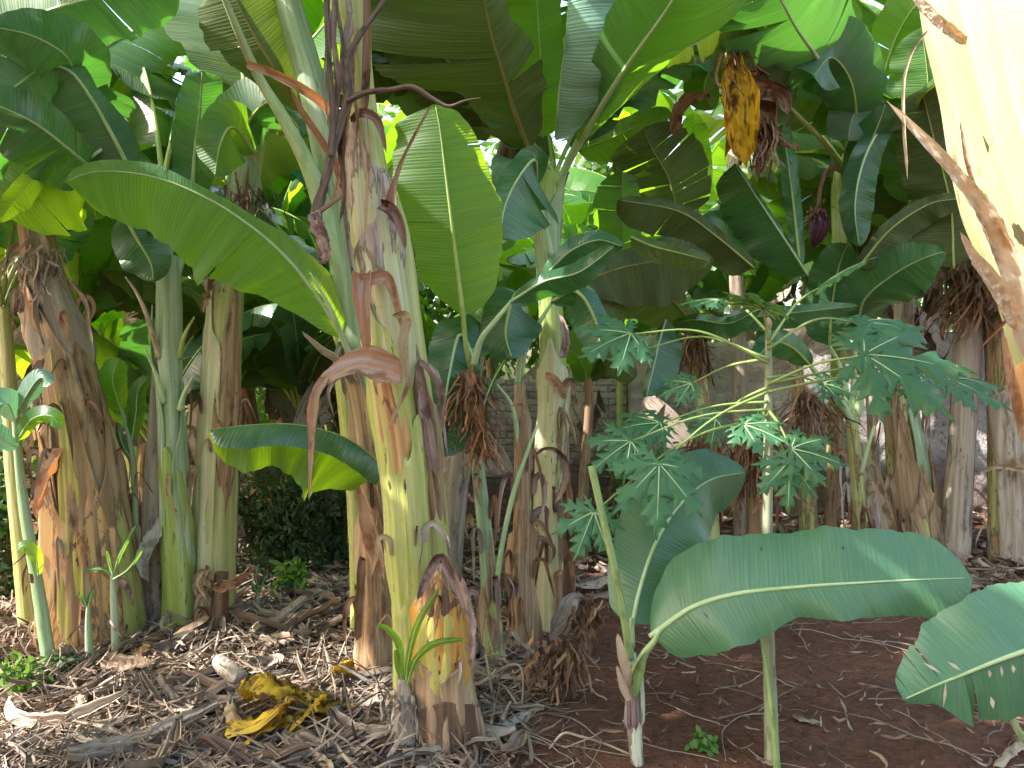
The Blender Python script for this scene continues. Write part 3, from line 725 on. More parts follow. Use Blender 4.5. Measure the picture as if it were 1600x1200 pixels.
# --- its neighbour, right behind
B = plant('narrower banana stem with a dark papery strip, hugging the right side of the central stem', 706, 1130, 2.98)
_, cb = pseudostem(B, [(616, 300, 10), (628, 380, 30), (640, 500, 38), (652, 600, 42), (666, 700, 44), (678, 800, 44), (684, 900, 46), (694, 1000, 50), (702, 1120, 56)], 'main', 2.98, sheaths=4, seed=8, age=(0, 0), n=70, ws=1)
sheath(B, cb, .28, .66, 70, 48, 'brown', .006, .02, .4, seed=8, age=(.8, .5), wav=.008)
ribbon('dry_sheath', B, [(655, 562, 2.86), (664, 620, 2.84), (674, 690, 2.85), (684, 745, 2.88)], [14, 26, 30, 16], 'purple', seed=12, tilt=15, crink=.18, curlx=90)
ribbon('dry_sheath', B, [(656, 560, 2.84), (680, 585, 2.82), (694, 620, 2.82), (692, 650, 2.83), (700, 710, 2.84)], [12, 20, 14, 9, 4], 'purple', seed=13, tilt=30, crink=.25, curlx=110)

# --- the peeled stump in front of it
S = plant('short broad banana stump with a peeled orange and yellow sheath, before the central stem', 697, 1175, 2.72, name='banana_stump', cat='banana stump', group=None)
_, cs = pseudostem(S, [(690, 880, 30), (690, 930, 64), (690, 1000, 80), (694, 1090, 90), (700, 1170, 104)], 'brown', 2.74, ws=1, sheaths=4, seed=11, age=(.6, .3), n=50)
sheath(S, cs, .66, 1., 80, 95, 'dark', .016, .01, .3, seed=19, age=(.4, .3))
sheath(S, cs, .02, .80, 95, 84, 'orange', .012, .03, .32, seed=12, age=(.25, -.1), tip_pow=1.6, low=.2)
sheath(S, cs, .22, .74, 98, 44, 'yellow', .020, -.01, .04, seed=17, age=(-.2, -.4), tip_pow=2, low=.42)
sheath(S, cs, .03, .30, 92, 52, 'dark', .022, .01, .5, seed=18, age=(.3, .3), low=.5)
sheath(S, cs, .45, 1., 130, 50, 'brown', .010, .03, .2, seed=13, age=(.5, .4), wav=.008)
sheath(S, cs, .40, 1., 35, 55, 'brown', .012, .03, .3, seed=14, age=(.5, .2), wav=.010)
ribbon('dry_sheath', S, [(652, 938, 2.60), (668, 895, 2.58), (688, 868, 2.57), (706, 890, 2.58), (722, 930, 2.60), (732, 965, 2.62)], [8, 20, 26, 24, 18, 8], 'purple', seed=14, tilt=30, crink=.08, curlx=60)
ribbon('dry_sheath', S, [(722, 900, 2.66), (740, 960, 2.62), (742, 1010, 2.62), (735, 1050, 2.63)], [10, 20, 20, 8], 'purple', seed=15, tilt=50, crink=.2, curlx=80)

# --- small sucker in front
Q = plant('tiny pale banana sucker with thin arching leaves, growing against the foot of the central stem', 632, 1180, 2.66, name='banana_sucker', cat='banana sucker', group='young banana suckers')
pseudostem(Q, [(630, 1060, 22), (631, 1100, 34), (632, 1160, 42)], 'grey', 2.66, sheaths=3, seed=15, age=(.2, .6), n=24, nv=24, ribbed=.05)
for i, (pp, ww) in enumerate([([(634, 1068, 2.64), (640, 1020, 2.62), (655, 970, 2.6), (686, 920, 2.6)], 6), ([(636, 1070, 2.63), (650, 1030, 2.6), (680, 1005, 2.56), (725, 999, 2.54)], 6),
                              ([(630, 1066, 2.65), (624, 1010, 2.64), (608, 985, 2.63), (590, 975, 2.62)], 6), ([(630, 1070, 2.65), (622, 1040, 2.64), (618, 1015, 2.64)], 5)]):
    blade('leaf', Q, pp, [ww * .6, ww, ww * .6], [ww * .6, ww, ww * .6], 35, 35, mat='bright', rib='green', ribr=.003, seed=i, wave=.002)
fringe(Q, P(632, 1090, 2.63), 60, .16, .035, 'litter', 5, name='dry_fibre')

# --- plant just behind, left: pale leaning petiole stem, brown foot, owner of the two lit leaves
C = plant('pale smooth leaning banana stem with a flaky brown foot, close behind the central stem', 590, 1060, 3.4)
_, cc = pseudostem(C, [(436, -60, 44), (458, 30, 50), (487, 130, 52), (510, 230, 54), (528, 320, 58), (543, 420, 60), (556, 540, 58), (570, 640, 54), (582, 760, 50), (586, 880, 58), (588, 1050, 66)], 'pale', 3.4, sheaths=3, seed=21, age=(-.2, .35), n=100)
sheath(C, cc, .52, .98, 100, 80, 'brown', .008, .02, .4, seed=22, age=(.6, .3), wav=.008)
sheath(C, cc, .72, 1., 40, 70, 'brown', .014, .03, .3, seed=23, age=(.7, .5), wav=.012)
ribbon('dry_sheath', C, [(560, 750, 3.3), (575, 800, 3.25), (592, 860, 3.24), (600, 905, 3.25)], [8, 34, 36, 12], 'peach', seed=24, tilt=20, crink=.12, curlx=80)
ribbon('dry_sheath', C, [(558, 1000, 3.24), (562, 920, 3.2), (566, 870, 3.2), (572, 900, 3.22)], [14, 20, 18, 8], 'brown', seed=25, tilt=20, crink=.15, curlx=80)
blade('leaf', C, [(536, 530, 3.30), (500, 470, 3.22), (450, 405, 3.14), (390, 352, 3.08), (320, 308, 3.04), (235, 275, 3.02), (150, 268, 3.02), (100, 285, 3.0)],
      [10, 58, 102, 124, 96, 90, 80, 62], [25, 42, 30, 16, 14, 20, 18, 10], 12, 40, curl=(30, 30), tears=([.42], [.7]), mat='lit', seed=2, rib='riblight', ribr=.008,
      pet=[(570, 640, 3.4), (556, 575, 3.34)], sharp=(.05, .05), gap=.03, jit=6)
lf = blade('leaf', C, [(604, 732, 3.20), (560, 696, 3.1), (520, 676, 3.02), (460, 663, 2.96), (390, 664, 2.93), (326, 672, 2.92)], [30, 34, 34, 34, 36, 26], None, -45, 0, curl=(30, 0), mat='teal', up=True, seed=8, nrib=True, rib='rib', ribr=.004, sharp=(.02, .10), wave=.004, cross=9)
blade('blade_underside', lf, [(604, 734, 3.22), (560, 698, 3.12), (520, 678, 3.04), (460, 665, 2.98), (390, 666, 2.95), (326, 674, 2.94)], [60, 96, 112, 80, 66, 72, 50], None, 25, 0, curl=(-14, 0), mat='bright', up=False, seed=9, nrib=False, sharp=(.02, .08), wave=.035, cross=9, nlen=70)
tube('petiole', [P(560, 470, 3.4), P(520, 380, 3.36), P(486, 270, 3.3), (P(440, 180, 3.25)), P(404, 120, 3.2), P(360, 20, 3.0), P(330, -60, 2.9)], [.045, .045, .036, .026, .020, .014, .010], DM['riblight'], C, n=50, nv=14)
ribbon('dry_petiole', C, [(386, 102, 3.0), (430, 118, 2.98), (475, 142, 3.0), (512, 172, 3.1), (530, 215, 3.3)], [20, 24, 26, 24, 18], 'peach', seed=26, tilt=5, crink=.10, curlx=110, ends=(.01, .05))
ribbon('dry_petiole', C, [(455, 140, 3.05), (470, 170, 3.05), (500, 215, 3.1), (528, 262, 3.2), (545, 320, 3.3)], [8, 18, 22, 22, 16], 'peach', seed=27, tilt=5, crink=.08, curlx=110)
ribbon('dry_petiole', C, [(472, 518, 3.2), (505, 545, 3.22), (530, 562, 3.25), (560, 600, 3.34)], [6, 20, 24, 26], 'stick', seed=28, tilt=15, crink=.06, curlx=120)
tube('petiole', [P(484, 425, 3.15), P(515, 480, 3.2), P(536, 530, 3.28), P(560, 590, 3.36)], [.004, .009, .013, .02], DM['riblight'], C)

C2 = plant('slim smooth yellow banana stem, half hidden behind the left side of the central stem', 562, 1000, 3.75)
pseudostem(C2, [(532, 560, 28), (545, 680, 29), (556, 800, 31), (562, 980, 34)], 'main', 3.75, sheaths=2, seed=27, age=(-.3, -.3), n=40, nv=28)
crown(C2, P(530, 540, 3.75), 1.2, 4, 27, az0=140, W=.17, rise=1.3, droop=.9, skip=(270, 320, 0, 30, 220, 180))

# --- left cluster
L1 = plant('massive banana trunk wrapped in papery brown sheaths with one green streak, at left', 128, 1040, 3.75)
_, c1 = pseudostem(L1, [(34, 180, 40), (45, 280, 50), (64, 400, 60), (88, 500, 78), (110, 600, 96), (126, 700, 112), (136, 800, 130), (142, 900, 150), (146, 1020, 168)], 'brown', 3.8, sheaths=6, seed=31, age=(.5, .25), n=100, rough=.03, step=.16, ribbed=.015)
sheath(L1, c1, .58, 1., 125, 50, 'peach', .020, .02, .5, seed=31, age=(.2, .1), wav=.006)
sheath(L1, c1, .42, 1., 82, 14, 'yellow', .022, .012, .5, seed=32, age=(-.2, -.3))
sheath(L1, c1, .50, 1., 62, 24, 'brown', .026, .012, .5, seed=37, age=(.6, .5))
sheath(L1, c1, .66, 1., 52, 22, 'peach', .030, .012, .35, seed=33, age=(.1, .1))
sheath(L1, c1, .50, 1., 8, 44, 'half', .014, .02, .5, seed=34, age=(.35, .1))
sheath(L1, c1, .36, 1., 150, 50, 'brown', .010, .02, .4, seed=38, age=(.6, .5))
sheath(L1, c1, .16, .5, 60, 70, 'grey', .010, .03, .5, seed=35, age=(.6, .4), wav=.012)
sheath(L1, c1, .27, .66, 115, 70, 'brown', .014, .03, .5, seed=36, age=(.6, .4), wav=.012)
fringe(L1, P(60, 395, 3.68), 90, .30, .05, 'litter', 3)
for i, (pp, w) in enumerate([([(100, 700, 3.6), (78, 740, 3.55), (62, 790, 3.55), (58, 815, 3.58)], [20, 34, 26, 8]), ([(112, 440, 3.68), (136, 470, 3.62), (142, 510, 3.6), (146, 545, 3.6)], [10, 12, 9, 3]),
                             ([(70, 560, 3.6), (60, 590, 3.55), (66, 640, 3.55), (72, 665, 3.6)], [10, 26, 20, 8])]):
    ribbon('dry_sheath', L1, pp, w, 'peach' if i == 0 else 'purple', seed=40 + i, tilt=25, crink=.16, curlx=90)
blade('leaf', L1, [(60, 200, 3.7), (112, 110, 3.3), (60, 60, 3.1), (-20, 40, 3.0)], [20, 40, 50, 30], [30, 60, 60, 30], 10, 30, mat='teal', seed=41, tears=(3, 2), rib='riblight')
blade('leaf', L1, [(150, 270, 3.5), (115, 240, 3.2), (50, 190, 3.0), (-40, 150, 2.9)], [30, 60, 74, 60], [14, 26, 40, 30], 15, 35, mat='teal', seed=42, tears=(2, 1), rib='riblight')
blade('leaf', L1, [(210, 280, 3.5), (180, 220, 3.4), (140, 150, 3.3), (104, 108, 3.25), (60, 110, 3.2), (-20, 170, 3.1)], [35, 70, 90, 100, 100, 60], [34, 38, 20, 30, 60, 50], 20, 40, curl=(20, 20), mat='teal', seed=43, tears=([.55], 2), rib='riblight', up=False,
      pet=[(235, 360, 3.7), (222, 310, 3.6)], sharp=(.1, .1))
crown(L1, P(34, 180, 3.8), 1.9, 6, 44, az0=60, W=.28, rise=1.1, droop=1.2, skip=(300, 330, 0))

blade('leaf', L1, [(-60, 90, 3.7), (40, 30, 3.6), (150, -5, 3.5), (270, -40, 3.4)], [50, 70, 70, 50], [60, 74, 70, 50], 25, 25, mat='teal', up=False, seed=47, tears=(2, 3), rib='riblight')
L2 = plant('smooth pale blue green banana stem splitting into several petioles, in the left cluster', 280, 1008, 3.85)
_, c2 = pseudostem(L2, [(262, 400, 34), (264, 470, 44), (264, 560, 44), (268, 650, 38), (272, 760, 42), (278, 870, 46), (282, 1000, 50)], 'pale', 3.85, sheaths=3, seed=51, age=(0, -.1), n=70)
sheath(L2, c2, .50, 1., 95, 105, 'green', .008, .002, .22, seed=52, age=(.28, -.4), tip_pow=1.8)
sheath(L2, c2, .32, .9, 10, 60, 'pale', .010, .012, .4, seed=53, age=(.2, -.2))
sheath(L2, c2, .12, .8, 160, 55, 'pale', .006, .02, .4, seed=54, age=(.2, -.2))
for k, (pp, w, mt) in enumerate([([(258, 470, 3.85), (240, 400, 3.82), (222, 360, 3.8), (205, 318, 3.8)], .018, 'riblight'), ([(262, 440, 3.84), (262, 380, 3.8), (258, 330, 3.78), (250, 270, 3.75)], .024, 'riblight'),
                                 ([(268, 450, 3.88), (285, 400, 3.9), (292, 350, 3.9), (300, 300, 3.9)], .018, 'riblight'), ([(250, 560, 3.8), (232, 500, 3.75), (215, 460, 3.72), (196, 432, 3.7)], .012, 'stick'),
                                 ([(256, 630, 3.8), (246, 590, 3.75), (226, 545, 3.7)], .012, 'riblight'), ([(282, 640, 3.8), (288, 615, 3.77), (302, 588, 3.75)], .014, 'riblight'), ([(280, 560, 3.85), (288, 525, 3.8), (304, 495, 3.8)], .012, 'rib')]):
    tube('petiole', [P(*q) for q in pp], np.linspace(w * 1.3, w * .35, len(pp)), DM[mt], L2)
blade('leaf', L2, [(205, 318, 3.7), (175, 262, 3.5), (130, 252, 3.4), (70, 280, 3.3), (0, 330, 3.25)], [20, 70, 100, 90, 40], [16, 40, 50, 46, 20], 20, 45, curl=(20, 0), mat='bright', seed=55, tears=([.45, .62, .8], [.5, .7]), sharp=(.05, .1), jit=14, rib='riblight')
blade('leaf', L2, [(196, 200, 3.5), (150, 240, 3.4), (110, 262, 3.35), (60, 280, 3.3)], [8, 12, 10, 6], [10, 20, 16, 6], 60, 50, mat='teal', seed=56, rib='riblight')
blade('leaf', L2, [(190, 330, 3.7), (212, 370, 3.66), (235, 410, 3.64), (240, 440, 3.64)], [26, 44, 36, 14], [22, 40, 40, 20], 20, 20, mat='teal', seed=57)
blade('leaf', L2, [(300, 300, 3.9), (305, 230, 3.85), (312, 170, 3.8), (316, 110, 3.75)], [24, 36, 34, 22], [24, 36, 34, 30], 10, 12, mat='teal', seed=58, rib='riblight', sharp=(.06, .06))
blade('leaf', L2, [(108, 240, 3.15), (70, 262, 3.14), (34, 300, 3.14), (-4, 348, 3.14)], [8, 14, 20, 10], [10, 16, 18, 10], 30, 10, mat='bright', seed=60, nrib=False, tears=(2, 1), jit=16)
crown(L2, P(255, 300, 3.8), 1.7, 6, 59, az0=10, W=.24, rise=1.25, droop=1.2, skip=(270, 310, 230, 0, 190))

L3 = plant('thick straight banana trunk, pale along its left edge with a dark papery streak', 335, 985, 4.0)
_, c3 = pseudostem(L3, [(386, 215, 62), (384, 260, 56), (376, 320, 50), (366, 400, 52), (358, 440, 56), (350, 550, 62), (345, 650, 66), (340, 750, 70), (336, 860, 72), (334, 980, 74)], 'half', 4.0, sheaths=5, seed=61, age=(0, -.25), n=90, step=.16)
sheath(L3, c3, .28, .84, 48, 40, 'brown', .008, .008, .35, seed=62, age=(.55, -.1), low=.4)
sheath(L3, c3, .28, 1., 135, 60, 'cream', .010, .008, .25, seed=63, age=(.4, -.3))
sheath(L3, c3, .02, .25, 90, 120, 'pale', .006, .01, .4, seed=64, age=(.1, .1))
sheath(L3, c3, .06, .22, 60, 20, 'brown', .03, .0, .7, seed=65, age=(.6, .3))
fringe(L3, P(388, 305, 3.85), 80, .14, .06, 'wood', 6)
ribbon('dry_leaf', L3, [(335, 428, 3.9), (325, 460, 3.86), (318, 490, 3.85)], [12, 18, 6], 'brown', seed=66, tilt=30, crink=.3)
blade('leaf', L3, [(470, 175, 3.6), (430, 110, 3.4), (395, 50, 3.3), (355, -30, 3.2)], [40, 86, 100, 80], [30, 60, 60, 50], 30, 35, curl=(20, 20), mat='olive', up=False, seed=67, rib='ribdark', tears=([.6], 0), sharp=(.15, .1))
blade('leaf', L3, [(400, 240, 3.9), (385, 200, 3.8), (420, 160, 3.7), (460, 190, 3.7), (470, 215, 3.7)], [40, 55, 40, 30, 10], [20, 50, 30, 20, 10], 35, 35, mat='teal', up=False, seed=68)
blade('leaf', L3, [(400, 240, 3.85), (365, 200, 3.7), (345, 225, 3.62), (335, 280, 3.6)], [30, 50, 40, 14], [30, 40, 34, 14], 30, 30, mat='green', up=False, seed=70)
crown(L3, P(386, 215, 4.0), 2.0, 7, 69, az0=25, W=.27, rise=1.15, droop=1.2, skip=(270, 220, 180))

L4 = plant('thin grey dried banana stem, standing between the pale green stem and the brown wrapped one', 240, 1000, 3.95)
pseudostem(L4, [(250, 560, 24), (246, 660, 30), (240, 780, 36), (238, 900, 42), (238, 990, 50)], 'grey', 3.98, sheaths=4, seed=71, age=(.5, .4), n=50, ribbed=.04)
ribbon('dry_sheath', L4, [(262, 800, 3.85), (242, 840, 3.8), (228, 880, 3.8), (232, 910, 3.82)], [12, 30, 34, 10], 'grey', seed=72, tilt=20, crink=.2)

L5 = plant('short dark brown rotting banana stub, leaning at the right foot of the thick streaked trunk', 352, 985, 4.0, name='banana_stump', cat='banana stump', group=None)
_, c5 = pseudostem(L5, [(346, 895, 24), (344, 930, 28), (340, 980, 34)], 'dark', 3.8, sheaths=3, seed=73, age=(.4, .4), n=26, nv=24)
dress(L5, c5, 12, 815, lo=.02, hi=.9, size=.7)
ribbon('dry_sheath', L5, [(332, 920, 3.75), (350, 912, 3.7), (372, 905, 3.7), (392, 892, 3.72)], [10, 26, 24, 6], 'brown', seed=74, tilt=30, crink=.12)

L6 = plant('slim yellow edged banana stem at the far left edge, behind the bluish sucker', 40, 1010, 4.0)
pseudostem(L6, [(6, 480, 22), (12, 560, 24), (20, 700, 30), (36, 850, 36), (52, 1000, 44)], 'half', 4.0, sheaths=4, seed=75, age=(.1, 0), n=50)
crown(L6, P(4, 470, 4.0), 1.3, 5, 76, az0=20, W=.2, rise=1.25, droop=1.2)

def sucker(label, px, py, d, pts, seed, leaves, name='banana_sucker', mat='pale', ribs='riblight'):
    q = plant(label, px, py, d, 'young banana suckers', name, 'banana sucker')
    _, cq = pseudostem(q, pts, mat, d, ws=.66, sheaths=3, seed=seed, age=(-.1, .6), n=34, nv=24)
    dress(q, cq, 4, seed, lo=.3, hi=.95, size=.42, out=.02)
    for i, (pp, ww, mt) in enumerate(leaves):
        blade('leaf', q, pp, [ww * .6, ww, ww * .7], [ww * .6, ww, ww * .7], 38, 38, mat=mt, rib=ribs, ribr=.004, seed=seed + i, wave=.004, nlen=26, cross=4)
    return q
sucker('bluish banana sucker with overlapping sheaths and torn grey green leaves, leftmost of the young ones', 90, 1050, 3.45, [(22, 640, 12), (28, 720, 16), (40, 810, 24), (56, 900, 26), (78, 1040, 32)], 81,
       [([(22, 650, 3.45), (40, 620, 3.35), (62, 590, 3.3), (80, 600, 3.28)], 16, 'pale_sheen'), ([(24, 660, 3.45), (10, 630, 3.3), (-20, 650, 3.2), (-60, 700, 3.1)], 24, 'pale_sheen'), ([(26, 690, 3.4), (50, 655, 3.3), (80, 650, 3.25), (96, 670, 3.25)], 15, 'lit'),
        ([(30, 700, 3.4), (10, 690, 3.35), (-20, 660, 3.3)], 16, 'pale_sheen'), ([(60, 900, 3.4), (56, 870, 3.36), (40, 852, 3.34), (26, 862, 3.33)], 10, 'lit')])
sucker('thin jointed pale green sucker between the brown wrapped trunk and the grey dried stem', 212, 990, 3.9, [(190, 640, 8), (205, 700, 12), (210, 770, 14), (212, 860, 16), (214, 970, 20)], 82,
       [([(190, 645, 3.9), (182, 620, 3.85), (176, 590, 3.8), (186, 560, 3.8)], 22, 'bright'), ([(205, 690, 3.9), (212, 650, 3.87), (216, 610, 3.85), (232, 590, 3.85)], 14, 'green'), ([(206, 720, 3.9), (190, 690, 3.85), (184, 660, 3.84)], 6, 'teal')])
sucker('knee high sucker with thin spreading leaves in front of the brown wrapped trunk', 180, 1035, 3.55, [(176, 895, 10), (178, 940, 16), (182, 1020, 22)], 83,
       [([(176, 900, 3.55), (190, 860, 3.5), (214, 820, 3.48)], 4, 'green'), ([(175, 900, 3.55), (160, 890, 3.5), (132, 890, 3.5)], 4, 'green'), ([(177, 905, 3.5), (200, 890, 3.45), (222, 860, 3.45)], 3, 'green'), ([(176, 898, 3.5), (170, 880, 3.5), (166, 860, 3.5)], 3, 'bright')])
sucker('small grey green spear shaped sucker just left of the knee high one', 142, 1060, 3.45, [(138, 945, 8), (138, 980, 14), (142, 1050, 22)], 84,
       [([(138, 950, 3.45), (142, 930, 3.42), (146, 922, 3.4)], 4, 'teal'), ([(136, 950, 3.45), (130, 935, 3.42), (124, 930, 3.4)], 4, 'teal')])
sucker('single thin sucker with spidery leaves on the litter before the dark ferny bush', 404, 1000, 4.05, [(404, 920, 7), (403, 950, 9), (402, 1000, 13)], 85,
       [([(404, 925, 4.05), (400, 900, 4.0), (404, 880, 4.0)], 3, 'teal'), ([(404, 925, 4.05), (414, 905, 4.0), (420, 898, 4.0)], 3, 'teal'), ([(404, 930, 4.05), (395, 914, 4.0), (386, 912, 4.0)], 3, 'teal'), ([(404, 930, 4.05), (410, 915, 4.0), (428, 920, 4.0)], 2, 'teal')])

# --- centre
E = plant('banana plant with a bundle of rusty dead fibres hanging from its neck', 765, 1045, 3.5)
_, ce = pseudostem(E, [(733, 545, 22), (738, 600, 20), (742, 680, 22), (750, 760, 25), (760, 860, 28), (766, 960, 32), (770, 1040, 36)], 'pale', 3.6, sheaths=3, seed=91, age=(.1, .2), n=60)
sheath(E, ce, .55, 1., 60, 60, 'half', .006, .02, .5, seed=97, age=(.5, 0.)); sheath(E, ce, .72, 1., 120, 70, 'half', .010, .03, .5, seed=98, age=(.6, .1))
fringe(E, P(735, 590, 3.48), 130, .40, .022, 'fibre', 9, r=.005); fringe(E, P(752, 680, 3.46), 60, .18, .03, 'fibre', 10, r=.005)
ribbon('dry_leaf', E, [(732, 575, 3.46), (742, 620, 3.42), (752, 670, 3.42), (762, 712, 3.43), (775, 690, 3.44)], [16, 26, 22, 18, 8], 'fibre', seed=92, tilt=20, crink=.3)
blade('leaf', E, [(724, 496, 3.45), (716, 430, 3.4), (706, 350, 3.36), (696, 270, 3.34), (688, 205, 3.34), (680, 162, 3.35)], [14, 66, 72, 92, 94, 76, 70], [48, 66, 80, 82, 68, 58, 30], 14, 16, curl=(24, 24), tears=([.44], [.79]), mat='lit', up=False,
      seed=93, rib='rib', ribr=.011, pet=[(736, 580, 3.55), (728, 540, 3.48)], sharp=(.12, .035), gap=.02, jit=3, wave=.012, cross=10, nlen=80, petr=.013)
tube('petiole', [P(740, 570, 3.5), P(752, 530, 3.45), P(775, 500, 3.42), P(800, 470, 3.4)], [.018, .014, .012, .009], DM['riblight'], E)
blade('leaf', E, [(740, 560, 3.56), (720, 520, 3.6), (705, 570, 3.5), (694, 640, 3.46), (686, 715, 3.45)], [30, 50, 60, 62, 40], [30, 40, 36, 34, 20], 20, 30, mat='teal', seed=94, rib='riblight', ribr=.009, tears=([.8], 0))
blade('leaf', E, [(800, 470, 3.4), (850, 440, 3.3), (905, 425, 3.25), (960, 385, 3.2)], [8, 14, 18, 10], [18, 30, 24, 8], 40, 30, curl=(10, 10), mat='teal', seed=95, rib='riblight', ribr=.007)
blade('leaf', E, [(745, 720, 3.5), (752, 650, 3.45), (768, 600, 3.42), (790, 560, 3.4)], [3, 4, 4, 3], [3, 4, 4, 3], 40, 40, mat='green', seed=96, rib='riblight', ribr=.007)
tube('petiole', [P(770, 1000, 3.6), P(780, 880, 3.55), P(800, 780, 3.5), P(826, 700, 3.5), P(842, 660, 3.5)], [.016, .013, .012, .009, .005], DM['riblight'], E)

G1 = plant('slender banana stem with purplish upper sheaths and brown crumbling foot, before the brick wall', 815, 1050, 3.55)
_, cg = pseudostem(G1, [(812, 600, 20), (814, 660, 26), (816, 740, 30), (817, 800, 34), (817, 900, 44), (817, 1045, 52)], 'half', 3.8, sheaths=4, seed=101, age=(.4, .2), n=60)
sheath(G1, cg, .42, 1., 95, 120, 'brown', .010, .02, .25, seed=102, age=(.7, .5), wav=.012)
sheath(G1, cg, .02, .34, 60, 60, 'brown', .006, .02, .5, seed=103, age=(.7, .3))
for k, (pp, w) in enumerate([([(808, 600, 3.8), (812, 560, 3.75), (818, 500, 3.72), (812, 450, 3.7)], .011), ([(812, 590, 3.8), (822, 540, 3.75), (845, 500, 3.7), (864, 470, 3.7)], .013), ([(816, 720, 3.79), (808, 670, 3.76), (798, 630, 3.72), (776, 600, 3.68)], .011)]):
    tube('petiole', [P(*q) for q in pp], np.linspace(w * 1.5, w * .5, len(pp)), DM['riblight'], G1)
blade('leaf', G1, [(812, 455, 3.7), (800, 470, 3.6), (790, 520, 3.55), (800, 560, 3.5)], [30, 60, 50, 20], [20, 40, 40, 16], 30, 30, mat='teal', seed=104, up=True)
blade('leaf', G1, [(864, 470, 3.7), (900, 455, 3.6), (930, 500, 3.55), (940, 560, 3.5)], [10, 20, 20, 10], [16, 40, 36, 14], 30, 30, mat='teal', seed=105)
blade('leaf', G1, [(818, 520, 3.72), (790, 500, 3.9), (750, 520, 4.0), (715, 560, 4.1)], [20, 40, 40, 20], [20, 40, 40, 20], 25, 25, mat='green', seed=106)

H = plant('tall green banana plant whose stem sends one great petiole up to the right', 862, 985, 4.15)
_, ch = pseudostem(H, [(862, 270, 34), (857, 300, 56), (853, 350, 50), (857, 420, 40), (862, 520, 46), (864, 600, 50), (862, 700, 52), (862, 800, 54), (860, 900, 56), (858, 980, 60)], 'green', 4.15, sheaths=5, seed=111, age=(.05, .0), n=100)
sheath(H, ch, .36, 1., 100, 100, 'cream', .006, .006, .15, seed=112, age=(.2, -.2))
sheath(H, ch, .42, 1., 10, 70, 'half', .008, .02, .2, seed=113, age=(.1, .3))
sheath(H, ch, .05, .30, 60, 100, 'pale', .006, .01, .3, seed=114, age=(.2, 0))
ribbon('dry_sheath', H, [(852, 585, 4.0), (864, 592, 3.96), (876, 606, 3.97), (884, 625, 4.0)], [10, 20, 18, 6], 'peach', seed=115, tilt=20, crink=.15)
ribbon('dry_sheath', H, [(834, 712, 3.95), (850, 700, 3.9), (872, 704, 3.88), (886, 728, 3.9), (882, 760, 3.92), (866, 790, 3.95)], [5, 10, 14, 16, 14, 6], 'purple', seed=116, tilt=40, crink=.15)
ribbon('dry_sheath', H, [(876, 560, 4.0), (882, 540, 4.0), (880, 510, 4.0), (872, 490, 4.02)], [12, 18, 14, 6], 'purple', seed=117, tilt=20, crink=.15)
ribbon('dry_sheath', H, [(912, 960, 3.9), (900, 940, 3.86), (884, 970, 3.84), (862, 1010, 3.85)], [8, 40, 44, 14], 'litter', seed=118, tilt=30, crink=.12, curlx=80)
ribbon('dry_sheath', H, [(884, 710, 4.0), (890, 790, 3.97), (892, 880, 3.97), (896, 960, 3.98)], [14, 26, 30, 26], 'brown', seed=119, tilt=30, crink=.25, curlx=80)
blade('leaf', H, [(905, 225, 3.9), (940, 165, 3.6), (985, 95, 3.35), (1035, 25, 3.1), (1090, -60, 2.9)], [6, 30, 74, 90, 90], [16, 60, 110, 100, 70], 10, 48, curl=(14, 40), mat='green', up=False, seed=121, rib='riblight', ribr=.017,
      pet=[(868, 330, 4.15), (880, 275, 4.05)], tears=([.25], [.55, .8]), sharp=(.05, .1), petr=.030, jit=6, cross=9, nlen=70, wave=.03)
tube('petiole', [P(858, 400, 4.1), P(846, 340, 4.05), P(838, 300, 4.0), P(828, 260, 3.95)], [.03, .022, .018, .012], DM['riblight'], H)
blade('leaf', H, [(868, 215, 3.8), (874, 140, 3.6), (884, 60, 3.45), (892, -50, 3.4)], [1, 1, 1, 1], [30, 78, 82, 84, 78], 40, -30, curl=(0, 60), mat='pale_sheen', up=True, seed=122, rib='riblight', ribr=.006, tears=(0, [.62]), wave=.02, gap=.02, jit=5, sharp=(.15, .02))  # bluish sky reflection put into this leaf's colour
blade('leaf', H, [(838, 290, 4.0), (836, 250, 3.8), (812, 275, 3.7), (790, 320, 3.65), (780, 375, 3.62)], [30, 70, 96, 80, 40], [12, 20, 26, 26, 14], 25, 30, mat='teal', seed=123, rib='riblight', ribr=.009, tears=([.5], 0), jit=8)
blade('leaf', H, [(850, 440, 4.0), (862, 420, 3.9), (895, 390, 3.8), (935, 375, 3.75), (972, 385, 3.7)], [10, 14, 18, 14, 8], [20, 34, 36, 26, 8], 45, 25, curl=(0, 20), mat='teal', seed=124, rib='riblight', ribr=.007)
crown(H, P(866, 270, 4.15), 2.0, 7, 125, az0=5, W=.28, rise=1.15, droop=1.4, skip=(270, 300, 240))

